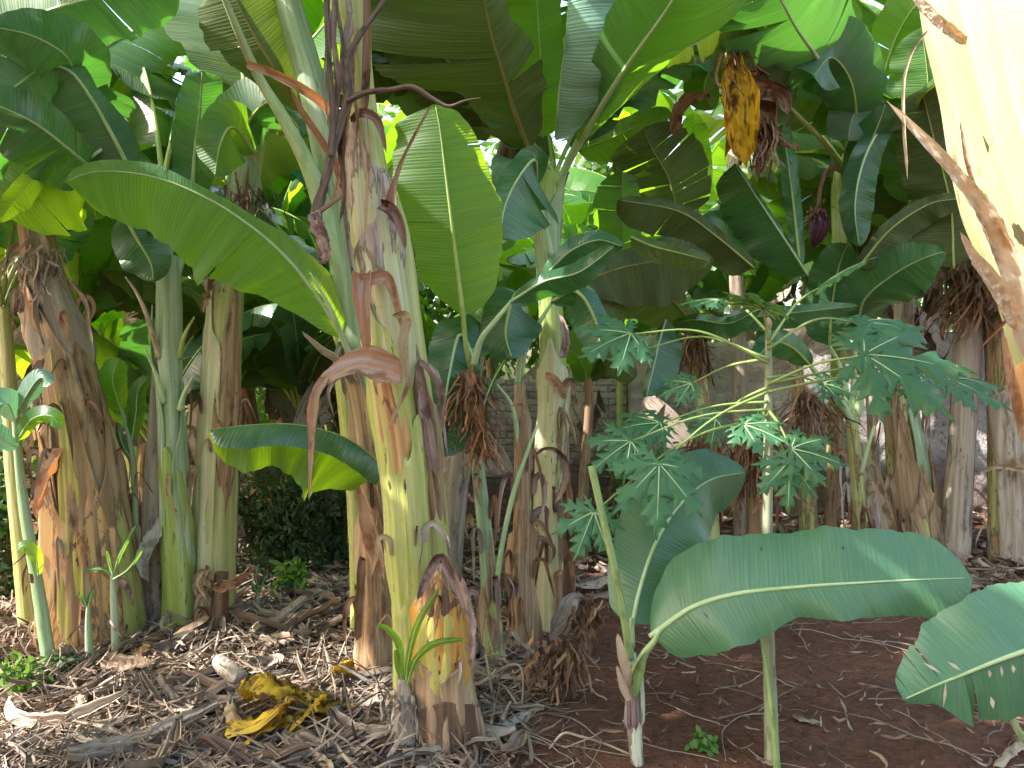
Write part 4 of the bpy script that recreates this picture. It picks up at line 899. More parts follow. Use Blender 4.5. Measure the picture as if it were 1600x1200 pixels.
# the great dark leaf over the centre, hung from a tall plant behind
I = plant('tall banana plant behind the central stem holding the huge dark tattered leaf against the light', 690, 935, 4.7)
pseudostem(I, [(820, 150, 40), (790, 260, 44), (760, 400, 48), (735, 560, 50), (715, 700, 54), (700, 820, 58), (692, 920, 62)], 'grey', 4.7, sheaths=5, seed=131, age=(.2, .4), n=70)
blade('leaf', I, [(828, 238, 3.9), (806, 180, 3.7), (784, 110, 3.5), (766, 50, 3.35), (752, -30, 3.2)], [10, 70, 130, 190, 200, 190], [34, 60, 66, 40, 30], 22, 20, curl=(20, 10), mat='olive', up=False, seed=132, rib='ribdark', ribr=.014,
      pet=[(815, 300, 4.4), (826, 270, 4.1)], tears=([.18, .42, .62], [.30, .46, .75]), gap=.08, jit=12, sharp=(.04, .02), cross=10, nlen=80)
blade('leaf', I, [(848, 215, 4.1), (846, 150, 3.95), (842, 60, 3.85), (835, -60, 3.8)], [26, 46, 56, 50], [26, 40, 36, 44], 10, 8, mat='bright', up=False, seed=133, rib='rib', ribr=.008)
blade('leaf', I, [(760, 200, 4.3), (720, 120, 4.0), (660, 60, 3.8), (600, 10, 3.7)], [40, 80, 80, 50], [40, 90, 90, 60], 20, 20, mat='olive', up=False, seed=134, rib='ribdark', tears=(2, 2))
crown(I, P(820, 150, 4.7), 2.1, 7, 135, az0=10, W=.30, rise=1.0, droop=1.5, mats=('olive', 'green'))

J = plant('thin knobbly banana stem against the brick wall, left of the papaya', 915, 830, 5.6)
pseudostem(J, [(918, 590, 14), (920, 640, 16), (914, 720, 18), (910, 800, 22), (908, 860, 26)], 'half', 5.6, sheaths=3, seed=141, age=(.4, .3), n=44, nv=24)
for k, (pts, wl, wr, mt, up_) in enumerate([([(918, 595, 5.6), (905, 560, 5.4), (880, 545, 5.3), (850, 560, 5.2)], 24, 30, 'green', True), ([(918, 595, 5.6), (935, 560, 5.5), (965, 570, 5.4), (990, 590, 5.3)], 22, 26, 'olive', False),
                                       ([(918, 595, 5.6), (915, 540, 5.6), (925, 500, 5.6), (940, 470, 5.6)], 26, 26, 'green', True)]):
    blade('leaf', J, pts, [wl * .7, wl, wl * .6], [wr * .7, wr, wr * .6], 20, 20, mat=mt, up=up_, seed=142 + k, ribr=.008)

K = plant('short shaggy brown banana stub in front of the tall green stem with the great petiole', 875, 1095, 3.15, name='banana_stump', cat='banana stump', group=None)
pseudostem(K, [(872, 1010, 40), (873, 1050, 50), (876, 1090, 60)], 'dark', 3.2, sheaths=4, seed=145, age=(.5, .4), n=30, ribbed=.08, rough=.06)
fringe(K, P(873, 1020, 3.15), 150, .22, .05, 'brown', 7, name='dry_fibre', r=.006)
K2 = plant('shaggy dark stub standing just right of the other brown stub', 912, 1010, 3.75, name='banana_stump', cat='banana stump', group=None)
pseudostem(K2, [(916, 935, 20), (914, 970, 26), (912, 1020, 30)], 'dark', 3.75, sheaths=4, seed=146, age=(.5, .4), n=24, ribbed=.08)
fringe(K2, P(915, 945, 3.72), 80, .2, .03, 'brown', 8, name='dry_fibre', r=.006)

# --- right of centre
M1 = plant('yellow banana stem with a dark shredded neck, before the wall left of the papaya', 1095, 880, 5.5)
pseudostem(M1, [(1084, 520, 22), (1090, 580, 26), (1098, 620, 26), (1102, 700, 30), (1106, 800, 36), (1108, 870, 40)], 'main', 5.5, sheaths=3, seed=151, age=(.5, .1), n=50, nv=28)
fringe(M1, P(1084, 520, 5.45), 110, .42, .035, 'brown', 11, r=.006); fringe(M1, P(1098, 690, 5.4), 110, .55, .05, 'fibre', 12, r=.006)
blade('leaf', M1, [(1084, 520, 5.4), (1060, 480, 5.0), (1000, 440, 4.7), (930, 455, 4.4), (885, 500, 4.3)], [20, 50, 66, 56, 20], [8, 16, 18, 20, 10], 12, 40, mat='olive', up=False, seed=152, rib='ribdark', ribr=.011, cross=8)
blade('leaf', M1, [(890, 455, 4.3), (950, 425, 4.4), (1030, 408, 4.5), (1115, 404, 4.6)], [12, 26, 34, 16], [14, 60, 74, 30], 30, 15, mat='olive', up=False, seed=153, rib='ribdark', ribr=.010, tears=([.6], 0))
blade('leaf', M1, [(1084, 520, 5.4), (1150, 500, 5.0), (1230, 490, 4.7), (1340, 478, 4.5)], [8, 14, 12, 8], [12, 22, 24, 10], 40, 30, mat='teal', up=False, seed=154, ribr=.008)
blade('leaf', M1, [(1050, 505, 5.2), (1090, 500, 4.9), (1140, 505, 4.7), (1190, 480, 4.6)], [6, 10, 10, 6], [10, 26, 24, 6], 40, 20, mat='teal', up=True, seed=155, ribr=.007)
blade('leaf', M1, [(1040, 500, 4.9), (1030, 535, 4.8), (1020, 580, 4.75), (1010, 620, 4.7)], [14, 40, 38, 14], [4, 8, 10, 8], 15, 40, mat='teal', up=True, seed=156, ribr=.008, rib='riblight')

M2 = plant('yellow and brown banana stem directly behind the papaya trunk, half covered by papaya leaves', 1262, 868, 5.7)
pseudostem(M2, [(1244, 560, 20), (1250, 640, 26), (1258, 720, 30), (1262, 800, 32), (1264, 860, 34)], 'half', 5.75, sheaths=4, seed=161, age=(.35, .1), n=50, nv=28)
fringe(M2, P(1262, 620, 5.6), 90, .6, .05, 'brown', 13, r=.006)
M2b = plant('dry ragged banana stem between the purple necked stem and the papaya', 1182, 880, 5.5)
pseudostem(M2b, [(1172, 660, 20), (1178, 740, 28), (1186, 870, 44)], 'brown', 5.6, sheaths=5, seed=163, age=(.6, .5), n=40, ribbed=.05)
fringe(M2b, P(1180, 660, 5.45), 130, .8, .06, 'fibre', 14, r=.008)

N = plant('young banana plant with petioles fanned into a V and a mottled yellow stem', 1342, 880, 5.5)
_, cn_ = pseudostem(N, [(1330, 640, 20), (1334, 700, 24), (1340, 760, 27), (1344, 820, 30), (1348, 870, 36)], 'half', 5.5, sheaths=3, seed=171, age=(.1, .1), n=44)
for k, (pp, w) in enumerate([([(1330, 660, 5.5), (1315, 630, 5.4), (1290, 600, 5.3), (1265, 570, 5.2)], .024), ([(1330, 650, 5.5), (1322, 610, 5.5), (1312, 570, 5.5), (1296, 540, 5.5)], .018), ([(1334, 650, 5.5), (1334, 600, 5.5), (1336, 560, 5.5), (1340, 520, 5.5)], .018), ([(1338, 650, 5.5), (1346, 610, 5.45), (1360, 575, 5.4), (1372, 545, 5.4)], .024), ([(1345, 740, 5.45), (1356, 700, 5.4), (1366, 665, 5.4)], .014)]):
    tube('petiole', [P(*q) for q in pp], np.linspace(w * 1.4, w * .6, len(pp)), DM['riblight'], N)
blade('leaf', N, [(1340, 520, 5.5), (1350, 470, 5.2), (1395, 430, 4.9), (1440, 405, 4.7), (1480, 392, 4.6)], [26, 40, 44, 34, 14], [26, 56, 56, 44, 20], 15, 20, mat='teal', up=True, seed=172, rib='riblight', ribr=.010, tears=(0, [.7]))
blade('leaf', N, [(1265, 570, 5.2), (1240, 545, 5.1), (1210, 535, 5.0), (1180, 560, 4.9)], [16, 26, 24, 10], [12, 20, 20, 10], 25, 25, mat='teal', seed=173)
blade('leaf', N, [(1296, 540, 5.5), (1300, 480, 5.4), (1310, 420, 5.3), (1325, 380, 5.2)], [30, 44, 40, 20], [20, 34, 30, 14], 20, 20, mat='teal', seed=174)

O = plant('stout banana base with pointed papery bracts peeling open around a whitish stem', 1440, 868, 5.8)
_, co = pseudostem(O, [(1400, 560, 44), (1406, 640, 50), (1420, 740, 66), (1434, 860, 84)], 'half', 5.85, sheaths=5, seed=181, age=(.2, .3), n=50, step=.2)
sheath(O, co, .0, .7, 60, 30, 'pale', .014, .03, .4, seed=182)
sheath(O, co, .28, 1., 120, 55, 'brown', .016, .05, .6, seed=183, age=(.5, .4))
sheath(O, co, .38, 1., 40, 45, 'brown', .020, .06, .7, seed=184, age=(.5, .4))
sheath(O, co, .5, 1., 85, 40, 'half', .028, .05, .6, seed=185, age=(.4, .2))
ribbon('dry_sheath', O, [(1352, 690, 5.6), (1362, 740, 5.55), (1378, 800, 5.5), (1388, 868, 5.5)], [10, 30, 36, 40], 'beige', seed=186, tilt=20, crink=.12)

R1 = plant('straight papery beige banana trunk, left one of the pair at the far right', 1492, 878, 5.65)
pseudostem(R1, [(1514, 400, 42), (1512, 500, 46), (1508, 600, 44), (1502, 700, 44), (1496, 800, 48), (1492, 875, 52)], 'grey', 5.65, sheaths=5, seed=191, age=(.5, .4), n=70, ribbed=.03)
fringe(R1, P(1512, 430, 5.5), 160, .55, .09, 'brown', 15, r=.009)
crown(R1, P(1514, 400, 5.65), 1.9, 7, 192, az0=15, W=.28, rise=1.1, droop=1.5, mats=('olive', 'green'))
R2 = plant('thick beige banana trunk with yellow green edges and a dry band tied round it', 1575, 882, 5.55)
_, cr2 = pseudostem(R2, [(1562, 380, 54), (1566, 500, 58), (1572, 620, 62), (1576, 740, 64), (1578, 880, 70)], 'half', 5.55, sheaths=5, seed=193, age=(.35, .1), n=60)
sheath(R2, cr2, .66, 1., 80, 70, 'grey', .012, .03, .1, seed=194, age=(.4, .4)); sheath(R2, cr2, .4, .72, 110, 60, 'grey', .008, .03, .3, seed=195, age=(.4, .4))
ribbon('dry_sheath', R2, [(1536, 735, 5.3), (1560, 728, 5.25), (1590, 732, 5.25), (1622, 738, 5.3)], [6, 10, 10, 6], 'beige', seed=196, tilt=20, crink=.2)
fringe(R2, P(1560, 400, 5.35), 120, .5, .10, 'brown', 16, r=.009)
crown(R2, P(1562, 380, 5.55), 2.0, 6, 197, az0=45, W=.3, rise=1.0, droop=1.5, mats=('olive', 'green'))

T_ = plant('tall slim green banana plant with a dark red flower bud, above the papaya', 1312, 860, 5.9)
pseudostem(T_, [(1330, 240, 26), (1318, 275, 34), (1312, 300, 28), (1312, 400, 24), (1313, 500, 24, 5.6), (1306, 640, 26, 6.0), (1298, 860, 30, 6.3)], 'green', 5.4, sheaths=3, seed=201, age=(-.3, .9), n=80)
blade('leaf', T_, [(1310, 150, 4.9), (1280, 95, 4.5), (1245, 45, 4.2), (1215, -10, 4.0), (1180, -70, 3.9)], [26, 90, 110, 100, 60], [26, 70, 90, 100, 60], 14, 20, curl=(10, 20), mat='teal', up=False, seed=202, rib='riblight', ribr=.018, pet=[(1330, 270, 5.4), (1325, 215, 5.2)], petr=.03, tears=(3, 2), jit=8)
blade('leaf', T_, [(1240, 175, 4.8), (1215, 150, 4.6), (1185, 130, 4.5), (1155, 80, 4.4)], [20, 40, 40, 16], [20, 50, 50, 20], 20, 20, mat='olive', seed=203, rib='rib', pet=[(1325, 275, 5.4), (1285, 220, 5.1)], petr=.026, ribr=.016, tears=(5, 5), jit=30, up=False)
blade('leaf', T_, [(1322, 300, 5.3), (1345, 250, 5.0), (1368, 205, 4.8), (1385, 160, 4.7)], [14, 28, 30, 10], [10, 22, 30, 14], 30, 40, mat='teal', seed=204, rib='riblight')
blade('leaf', T_, [(1385, 180, 4.85), (1350, 250, 4.8), (1336, 320, 4.78), (1342, 385, 4.8)], [16, 26, 28, 14], [14, 22, 24, 14], 25, 25, mat='teal', seed=205, rib='riblight')
blade('leaf', T_, [(1262, 430, 4.9), (1230, 380, 4.8), (1190, 320, 4.75), (1148, 256, 4.7)], [28, 56, 60, 36], [3, 6, 6, 3], 12, 40, mat='teal', seed=206, rib='riblight', ribr=.010, sharp=(.1, .08))
blade('leaf', T_, [(1250, 420, 5.0), (1242, 340, 5.0), (1232, 260, 5.0), (1222, 195, 5.0)], [8, 13, 14, 13], [8, 12, 13, 12], 35, 35, mat='teal', seed=207, rib='rib', sharp=(.1, .02))
blade('leaf', T_, [(1340, 200, 5.0), (1330, 130, 4.7), (1300, 90, 4.5), (1270, 120, 4.4)], [30, 50, 60, 30], [30, 50, 60, 30], 20, 20, mat='teal', up=False, seed=208)
crown(T_, P(1330, 250, 5.4), 2.0, 6, 209, az0=20, W=.28, rise=1.1, droop=1.4, skip=(270,), mats=('green', 'olive'))
bud = tube('flower_bud', [P(1278, 330, 5.2), P(1281, 345, 5.2), P(1278, 362, 5.2), P(1273, 378, 5.2), P(1271, 386, 5.2)], [.02, .058, .060, .034, .005], DM['flower'], T_, n=24, nv=20, rough=.03)
tube('flower_stalk', [P(1320, 270, 5.35), P(1300, 262, 5.25), P(1284, 285, 5.2), P(1278, 332, 5.2)], [.02, .018, .014, .014], DM['brown'], bud, n=20)
fringe(bud, P(1278, 330, 5.2), 60, .14, .03, 'brown', 17, name='bract', r=.008)

U = plant('banana plant with a yellow wilted leaf and black shredded edges hanging high over the papaya', 1165, 850, 6.1)
pseudostem(U, [(1140, 60, 26), (1146, 200, 26), (1150, 400, 26), (1156, 600, 28), (1160, 840, 34)], 'grey', 6.1, sheaths=4, seed=211, age=(.2, .4), n=60)
ribbon('dry_leaf', U, [(1144, 64, 4.38), (1148, 110, 4.34), (1156, 165, 4.32), (1158, 215, 4.33), (1166, 262, 4.36)], [8, 40, 74, 66, 26], 'gold', seed=212, tilt=12, crink=.10, curlx=80, n=60, cross=14, ends=(.04, .12))
ribbon('dry_leaf', U, [(1132, 90, 4.36), (1130, 150, 4.33), (1138, 200, 4.33), (1132, 250, 4.35)], [10, 24, 30, 8], 'gold', seed=218, tilt=-20, crink=.16, curlx=110, n=50, cross=10)
ribbon('dry_leaf', U, [(1145, 62, 4.5), (1178, 110, 4.46), (1200, 160, 4.44), (1196, 220, 4.45), (1182, 285, 4.46)], [10, 34, 54, 50, 16], 'brown', seed=213, tilt=25, crink=.3, curlx=110)
ribbon('dry_leaf', U, [(1160, 150, 4.5), (1190, 140, 4.4), (1222, 150, 4.38), (1232, 180, 4.4)], [20, 50, 46, 16], 'purple', seed=219, tilt=25, crink=.25, curlx=110)
fringe(U, P(1148, 82, 4.36), 70, .34, .03, 'fibre', 18, r=.005); fringe(U, P(1190, 190, 4.45), 70, .36, .04, 'brown', 19, r=.008)
ribbon('dry_leaf', U, [(1110, 150, 4.7), (1080, 155, 4.66), (1060, 180, 4.65), (1052, 215, 4.66)], [8, 22, 24, 12], 'fibre', seed=214, tilt=25, crink=.3)
blade('leaf', U, [(1120, 130, 4.9), (1110, 110, 4.8), (1100, 140, 4.75), (1112, 170, 4.7)], [10, 24, 24, 10], [20, 34, 30, 10], 20, 20, mat='tatty', seed=215)
for k, (pts, wl, wr, mt, up_, te) in enumerate([
      ([(972, 420, 4.9), (974, 370, 4.8), (973, 320, 4.75), (972, 268, 4.7)], 44, 30, 'green', False, 2), ([(1060, 340, 5.0), (1045, 280, 4.9), (1020, 235, 4.8), (1005, 200, 4.75)], 70, 66, 'olive', False, 5),
      ([(905, 235, 5.1), (940, 222, 5.0), (980, 205, 4.95), (1050, 175, 4.9)], 22, 40, 'tatty', False, 4), ([(1180, 420, 4.8), (1120, 370, 4.6), (1060, 330, 4.5), (965, 312, 4.4)], 50, 14, 'olive', False, 1),
      ([(1090, 330, 5.3), (1088, 270, 5.2), (1084, 220, 5.2), (1082, 175, 5.2)], 20, 26, 'bright', False, 1), ([(1180, 430, 5.2), (1150, 400, 5.0), (1120, 370, 4.9), (1090, 390, 4.8)], 30, 40, 'teal', True, 1),
      ([(985, 370, 4.3), (1020, 385, 4.25), (1060, 395, 4.2), (1110, 408, 4.2)], 12, 26, 'tatty', False, 1)]):
    blade('leaf', U, pts, [wl * .7, wl, wl, wl * .7], [wr * .7, wr, wr, wr * .7], 18, 22, mat=mt, up=up_, seed=216 + k, tears=(te, te), ribr=.008)
crown(U, P(1140, 60, 6.1), 2.2, 7, 225, az0=0, W=.3, rise=1.0, droop=1.6, mats=('green', 'olive'))

V_ = plant('banana plant with broad dark leaves filling the upper right corner, behind the sunlit trunk', 1400, 850, 6.3)
pseudostem(V_, [(1420, 60, 32), (1415, 300, 32), (1410, 600, 34), (1404, 840, 42)], 'grey', 6.2, sheaths=4, seed=231, age=(.3, .5), n=60)
for k, (pts, wl, wr, mt, up_, te) in enumerate([
      ([(1420, 320, 5.2), (1440, 230, 5.0), (1450, 140, 4.8), (1440, 40, 4.7)], 60, 66, 'green', False, 2), ([(1490, 420, 4.9), (1485, 320, 4.8), (1460, 220, 4.7), (1440, 140, 4.6)], 60, 50, 'olive', False, 3),
      ([(1340, 420, 5.0), (1390, 360, 4.9), (1450, 320, 4.8), (1500, 310, 4.7)], 14, 30, 'olive', False, 0), ([(1380, 120, 5.2), (1400, 60, 5.0), (1430, 10, 4.8), (1480, -30, 4.7)], 40, 50, 'green', False, 4),
      ([(1330, 60, 5.3), (1300, 20, 5.2), (1260, 30, 5.1), (1220, 60, 5.0)], 26, 40, 'green', False, 4), ([(1370, 440, 5.4), (1410, 400, 5.3), (1440, 380, 5.2), (1480, 385, 5.2)], 20, 20, 'bright', False, 1),
      ([(1380, 110, 5.0), (1350, 150, 4.9), (1330, 190, 4.9), (1325, 220, 4.9)], 40, 40, 'teal', False, 0)]):
    blade('leaf', V_, pts, [wl * .7, wl, wl, wl * .7], [wr * .7, wr, wr, wr * .7], 20, 20, mat=mt, up=up_, seed=236 + k, tears=(te, te), ribr=.009)
crown(V_, P(1420, 60, 6.2), 2.2, 7, 245, az0=30, W=.3, rise=1.0, droop=1.5, mats=('green', 'olive'))

# --- the sunlit trunk close to the lens, right
W_ = plant('very close banana trunk in full sun at the right edge with shredded brown sheaths', 1830, 1800, 1.25)
_, cw = pseudostem(W_, [(1560, -260, 200), (1590, 0, 236), (1622, 150, 240), (1662, 300, 246), (1706, 450, 256), (1758, 620, 270), (1815, 800, 280), (1940, 1300, 310), (1990, 1700, 320)], 'sunlit_pale', 1.25, ws=1, sheaths=5, seed=251, age=(-.2, .2), n=130, nv=64)
sheath(W_, cw, .0, .36, 170, 60, 'sunlit_pale', .004, .004, .1, seed=252, age=(-.2, .2), n=50, m=30)
sheath(W_, cw, .27, .75, 130, 75, 'peach', .008, .016, .35, seed=253, age=(.5, .3), n=60, m=36)
sheath(W_, cw, .16, .6, 60, 50, 'sunlit_pale', .008, .010, .4, seed=254, age=(.2, .1), n=50, m=30)
for k, (pp, w, mt) in enumerate([([(1386, 158, 1.08), (1430, 205, 1.08), (1490, 270, 1.09), (1540, 340, 1.11), (1580, 440, 1.13), (1600, 560, 1.15)], [8, 26, 34, 46, 56, 50], 'pale'), ([(1500, 362, 1.08), (1520, 400, 1.09), (1556, 450, 1.1), (1590, 520, 1.12)], [8, 30, 38, 24], 'pale'),
                                 ([(1415, -20, 1.1), (1440, 10, 1.1), (1470, 40, 1.1), (1510, 70, 1.12)], [10, 22, 26, 20], 'pale'), ([(1452, 45, 1.09), (1426, 80, 1.08), (1412, 130, 1.08), (1412, 200, 1.08), (1418, 280, 1.08)], [5, 6, 7, 7, 6], 'stick'),
                                 ([(1500, 190, 1.1), (1512, 260, 1.1), (1530, 310, 1.11)], [6, 12, 6], 'peach'), ([(1566, 520, 1.1), (1580, 600, 1.1), (1600, 690, 1.11)], [8, 24, 20], 'peach')]):
    ribbon('dry_sheath', W_, pp, w, mt, seed=255 + k, tilt=18, crink=.17, curlx=100, n=90, cross=10)
crown(W_, P(1560, -260, 1.25), 1.8, 5, 262, az0=-20, W=.28, rise=1.0, droop=1.0, skip=(180, 210, 150, 120, 240))

# ---------------------------------------------------------------- foreground young bananas
Y = plant('small young banana with a cut leaf stalk, one upright and one long level leaf', 992, 1195, 2.62, 'young banana plants in front')
_, cy = pseudostem(Y, [(986, 1020, 16), (988, 1050, 22), (991, 1100, 25), (993, 1150, 22), (997, 1196, 20)], 'sapling', 2.62, ws=1, sheaths=4, seed=271, age=(.1, .42), n=50, step=.2)
sheath(Y, cy, .10, .66, 60, 110, 'sapling', .003, .004, .3, seed=279, age=(.2, .3))
tube('cut_petiole', [P(984, 1030, 2.60), P(974, 960, 2.56), (P(958, 880, 2.52)), P(940, 800, 2.50), P(924, 728, 2.5)], [.013, .0125, .0125, .012, .0125], DM['green'], Y, n=40, nv=14)
tube('petiole', [P(986, 1040, 2.62), P(985, 1000, 2.62), P(987, 965, 2.62)], [.014, .010, .008], DM['green'], Y)
tube('petiole', [P(992, 1050, 2.60), P(1008, 1020, 2.55), P(1022, 1002, 2.5), P(1030, 985, 2.48)], [.016, .013, .010, .008], DM['riblight'], Y)
ribbon('sheath', Y, [(965, 990, 2.56), (972, 1020, 2.56), (982, 1055, 2.57), (988, 1075, 2.58)], [12, 28, 28, 10], 'pale', seed=272, tilt=10, crink=.06, curlx=120)
ribbon('sheath', Y, [(1012, 1015, 2.54), (1002, 1035, 2.55), (994, 1065, 2.57), (992, 1090, 2.58)], [10, 30, 32, 12], 'green', seed=273, tilt=10, crink=.05, curlx=120)
ribbon('sheath', Y, [(964, 1040, 2.56), (972, 1065, 2.56), (984, 1095, 2.57)], [8, 24, 16], 'pale', seed=274, tilt=10, crink=.08, curlx=120)
blade('leaf', Y, [(988, 975, 2.62), (1000, 920, 2.66), (1024, 850, 2.72), (1062, 790, 2.80), (1110, 750, 2.9), (1165, 738, 3.0)], [34, 58, 68, 74, 62, 46, 24], [40, 68, 72, 68, 58, 54, 36], 12, 14, curl=(20, 20), mat='young', seed=275, rib='riblight', ribr=.008, sharp=(.06, .12), nlen=70, cross=10, wave=.012,
      pet=[(987, 1010, 2.62)])
blade('leaf', Y, [(1016, 994, 2.50), (1080, 950, 2.44), (1150, 928, 2.40), (1250, 917, 2.37), (1340, 911, 2.35), (1430, 906, 2.34), (1518, 903, 2.34)], [20, 82, 94, 86, 92, 84, 78, 50], [44, 76, 78, 46, 56, 52, 62, 40], 22, -14, curl=(14, 26), mat='young', seed=276, rib='riblight', ribr=.010, sharp=(.04, .10),
      nlen=90, cross=12, wave=.010, tears=(0, [.15, .66]), gap=.012, jit=3)
Z1 = plant('young banana at the right edge with one broad ragged leaf holed by insects', 1600, 1230, 2.25, 'young banana plants in front')
pseudostem(Z1, [(1640, 1120, 24), (1650, 1180, 30), (1655, 1260, 34)], 'sapling', 2.2, ws=1, sheaths=3, seed=281, n=30, nv=24)
blade('leaf', Z1, [(1690, 1000, 2.05), (1620, 1012, 2.05), (1560, 1032, 2.04), (1500, 1056, 2.04), (1460, 1072, 2.04), (1410, 1094, 2.05)], [80, 100, 106, 96, 70, 22, 6], [110, 112, 110, 104, 92, 60, 26], 20, -8, curl=(16, 24), mat='young', seed=282, rib='riblight', ribr=.010, sharp=(.05, .03), nlen=90, cross=12, wave=.012,
      tears=([.62, .66], [.78, .84, .88, .95]), gap=.10, jit=10)
tube('petiole', [P(1640, 1120, 2.2), P(1700, 1060, 2.1), P(1700, 1020, 2.06), P(1688, 1010, 2.05)], [.014, .012, .010, .009], DM['riblight'], Z1)
tube('cut_petiole', [P(1576, 1098, 2.1), P(1590, 1140, 2.12), P(1630, 1190, 2.2)], [.006, .009, .012], DM['riblight'], Z1)

scars(Y, 'insect_hole', [(1318, 852, 1312, 878, 8, 2.425), (1326, 860, 1322, 882, 4, 2.42), (1189, 852, 1190, 862, 4, 2.43), (1098, 956, 1106, 966, 3, 2.40)], 'wood')
scars(Z1, 'scar', [(1442, 1035, 1470, 1052, 5, 2.015), (1480, 1034, 1502, 1048, 6, 2.015), (1478, 1064, 1474, 1106, 5, 2.015), (1545, 1046, 1547, 1060, 6, 2.01), (1548, 1088, 1552, 1108, 8, 2.01), (1564, 1040, 1566, 1058, 5, 2.01), (1582, 1038, 1584, 1052, 7, 2.01)], 'pale')
# ---------------------------------------------------------------- papaya
PA = plant('papaya sapling with deeply lobed leaves on long petioles and a straight bare trunk', 1205, 1205, 2.6, None, 'papaya_tree', 'papaya tree')
pt = [P(1207, 1225, 2.60), P(1204, 1100, 2.66), P(1200, 980, 2.70), P(1199, 830, 2.74), P(1200, 700, 2.75), P(1201, 600, 2.75), P(1200, 514, 2.75)]
pt[0][2] = g(pt[0][0], pt[0][1]) - .03
tube('trunk', pt, [.026, .023, .021, .019, .0165, .014, .010], DM['pstem'], PA, n=60, nv=20, rough=.02)
stem2 = tube('side_shoot', [P(1216, 1222, 2.55), P(1208, 1130, 2.55), P(1198, 1050, 2.56), P(1188, 985, 2.58)], [.012, .011, .009, .005], DM['green'], PA, n=30)
PS = lambda py: P(1200, py, 2.73)
for k, (sy, c, dr, nm, sz) in enumerate([
    (600, (1350, 555, 2.60), (.95, -.2, -.05), (.05, -.75, .65), .33), (545, (1345, 505, 2.95), (.8, .3, .2), (0, -.35, .9), .22), (538, (1290, 444, 2.8), (.3, -.3, .3), (0, -.3, .95), .17),
    (530, (1190, 484, 2.65), (-.3, -.6, .3), (0, -.4, .85), .16), (520, (1122, 470, 2.95), (-.8, .3, .1), (0, -.3, .95), .14), (567, (985, 522, 2.70), (-.75, -.4, -.25), (-.1, -.8, .6), .20),
    (612, (1030, 725, 2.52), (-.1, -.4, -.8), (-.1, -.85, .45), .22), (628, (1032, 662, 2.75), (-.9, -.1, 0), (0, -.5, .85), .18), (650, (1162, 665, 2.62), (.55, -.5, -.15), (.1, -.7, .65), .15),
    (612, (1432, 598, 2.78), (.4, -.3, -.7), (.1, -.8, .5), .13), (640, (1236, 702, 2.52), (.85, -.35, -.15), (0, -.75, .6), .16), (665, (1232, 722, 2.50), (-.1, -.4, -.85), (0, -.9, .4), .15),
    (600, (1470, 590, 3.0), (.95, .1, .0), (0, -.5, .85), .26), (560, (1010, 545, 3.1), (-.9, .2, .1), (0, -.4, .9), .15)]):
    papaya_leaf(PA, PS(sy), P(*c), dr, nm, sz, seed=k, bend=.12 if sy < 600 else .06)
for k, (sy, c, dr, nm, sz) in enumerate([(605, (1118, 655, 2.85), (-.7, -.2, -.4), (-.1, -.8, .5), .13), (640, (985, 690, 2.62), (-.7, -.3, -.4), (-.1, -.85, .5), .16), (655, (1185, 640, 2.9), (.3, -.5, -.5), (.1, -.8, .5), .10), (590, (1285, 600, 2.9), (.8, -.2, -.2), (.1, -.7, .6), .12), (560, (1080, 600, 3.0), (-.8, 0, -.2), (0, -.6, .7), .13)]):
    papaya_leaf(PA, PS(sy), P(*c), dr, nm, sz, seed=50 + k, bend=.06)
papaya_leaf(PA, PS(650), P(928, 800, 2.62), (-.35, -.3, -.7), (-.1, -.9, .35), .16, seed=34)
tube('growing_tip', [P(1200, 516, 2.75), P(1201, 505, 2.75), P(1199, 496, 2.75)], [.010, .012, .005], DM['beige'], PA, n=10)

# ---------------------------------------------------------------- branch, loose dead things
BRN = thing('dead_branch', 'dark forked dead branch leaning against the central banana stem', 'branch', [*P(505, 400, 2.6)[:2], P(505, 400, 2.6)[2]])
tube('main_limb', [P(505, 405, 2.62), P(503, 372, 2.62), P(494, 335, 2.62), P(505, 295, 2.62), P(518, 240, 2.62), P(534, 185, 2.62), P(544, 150, 2.62), P(543, 95, 2.62), P(562, 55, 2.62), P(600, 0, 2.64), P(620, -50, 2.66)], [.021, .022, .020, .016, .015, .015, .016, .012, .010, .008, .007], DM['wood'], BRN, n=70, nv=10, rough=.09)
tube('twig', [P(545, 158, 2.6), P(570, 145, 2.58), P(610, 140, 2.56), P(645, 136, 2.55), P(672, 152, 2.55), P(700, 166, 2.55), P(725, 158, 2.54), P(752, 153, 2.54)], [.011, .010, .009, .009, .008, .006, .004, .002], DM['wood'], BRN, n=50, nv=8, rough=.06)
tube('twig', [P(517, 245, 2.61), P(520, 180, 2.6), P(516, 120, 2.6), P(512, 60, 2.6), P(508, -40, 2.6)], [.012, .012, .010, .010, .009], DM['wood'], BRN, n=40, nv=8, rough=.06)
tube('twig', [P(543, 98, 2.62), P(535, 60, 2.6), P(528, 20, 2.6), P(522, -40, 2.6)], [.007, .007, .006, .005], DM['wood'], BRN, n=30, nv=8, rough=.06)
tube('twig', [P(500, 330, 2.6), P(518, 318, 2.6), P(532, 305, 2.6), P(528, 290, 2.6)], [.009, .007, .008, .005], DM['brown'], BRN, n=24, nv=8, rough=.1)
ribbon('bark_flake', BRN, [(500, 350, 2.6), (492, 335, 2.59), (504, 370, 2.58), (510, 405, 2.58), (498, 412, 2.58)], [10, 22, 22, 20, 12], 'purple', seed=300, crink=.4, tilt=30)

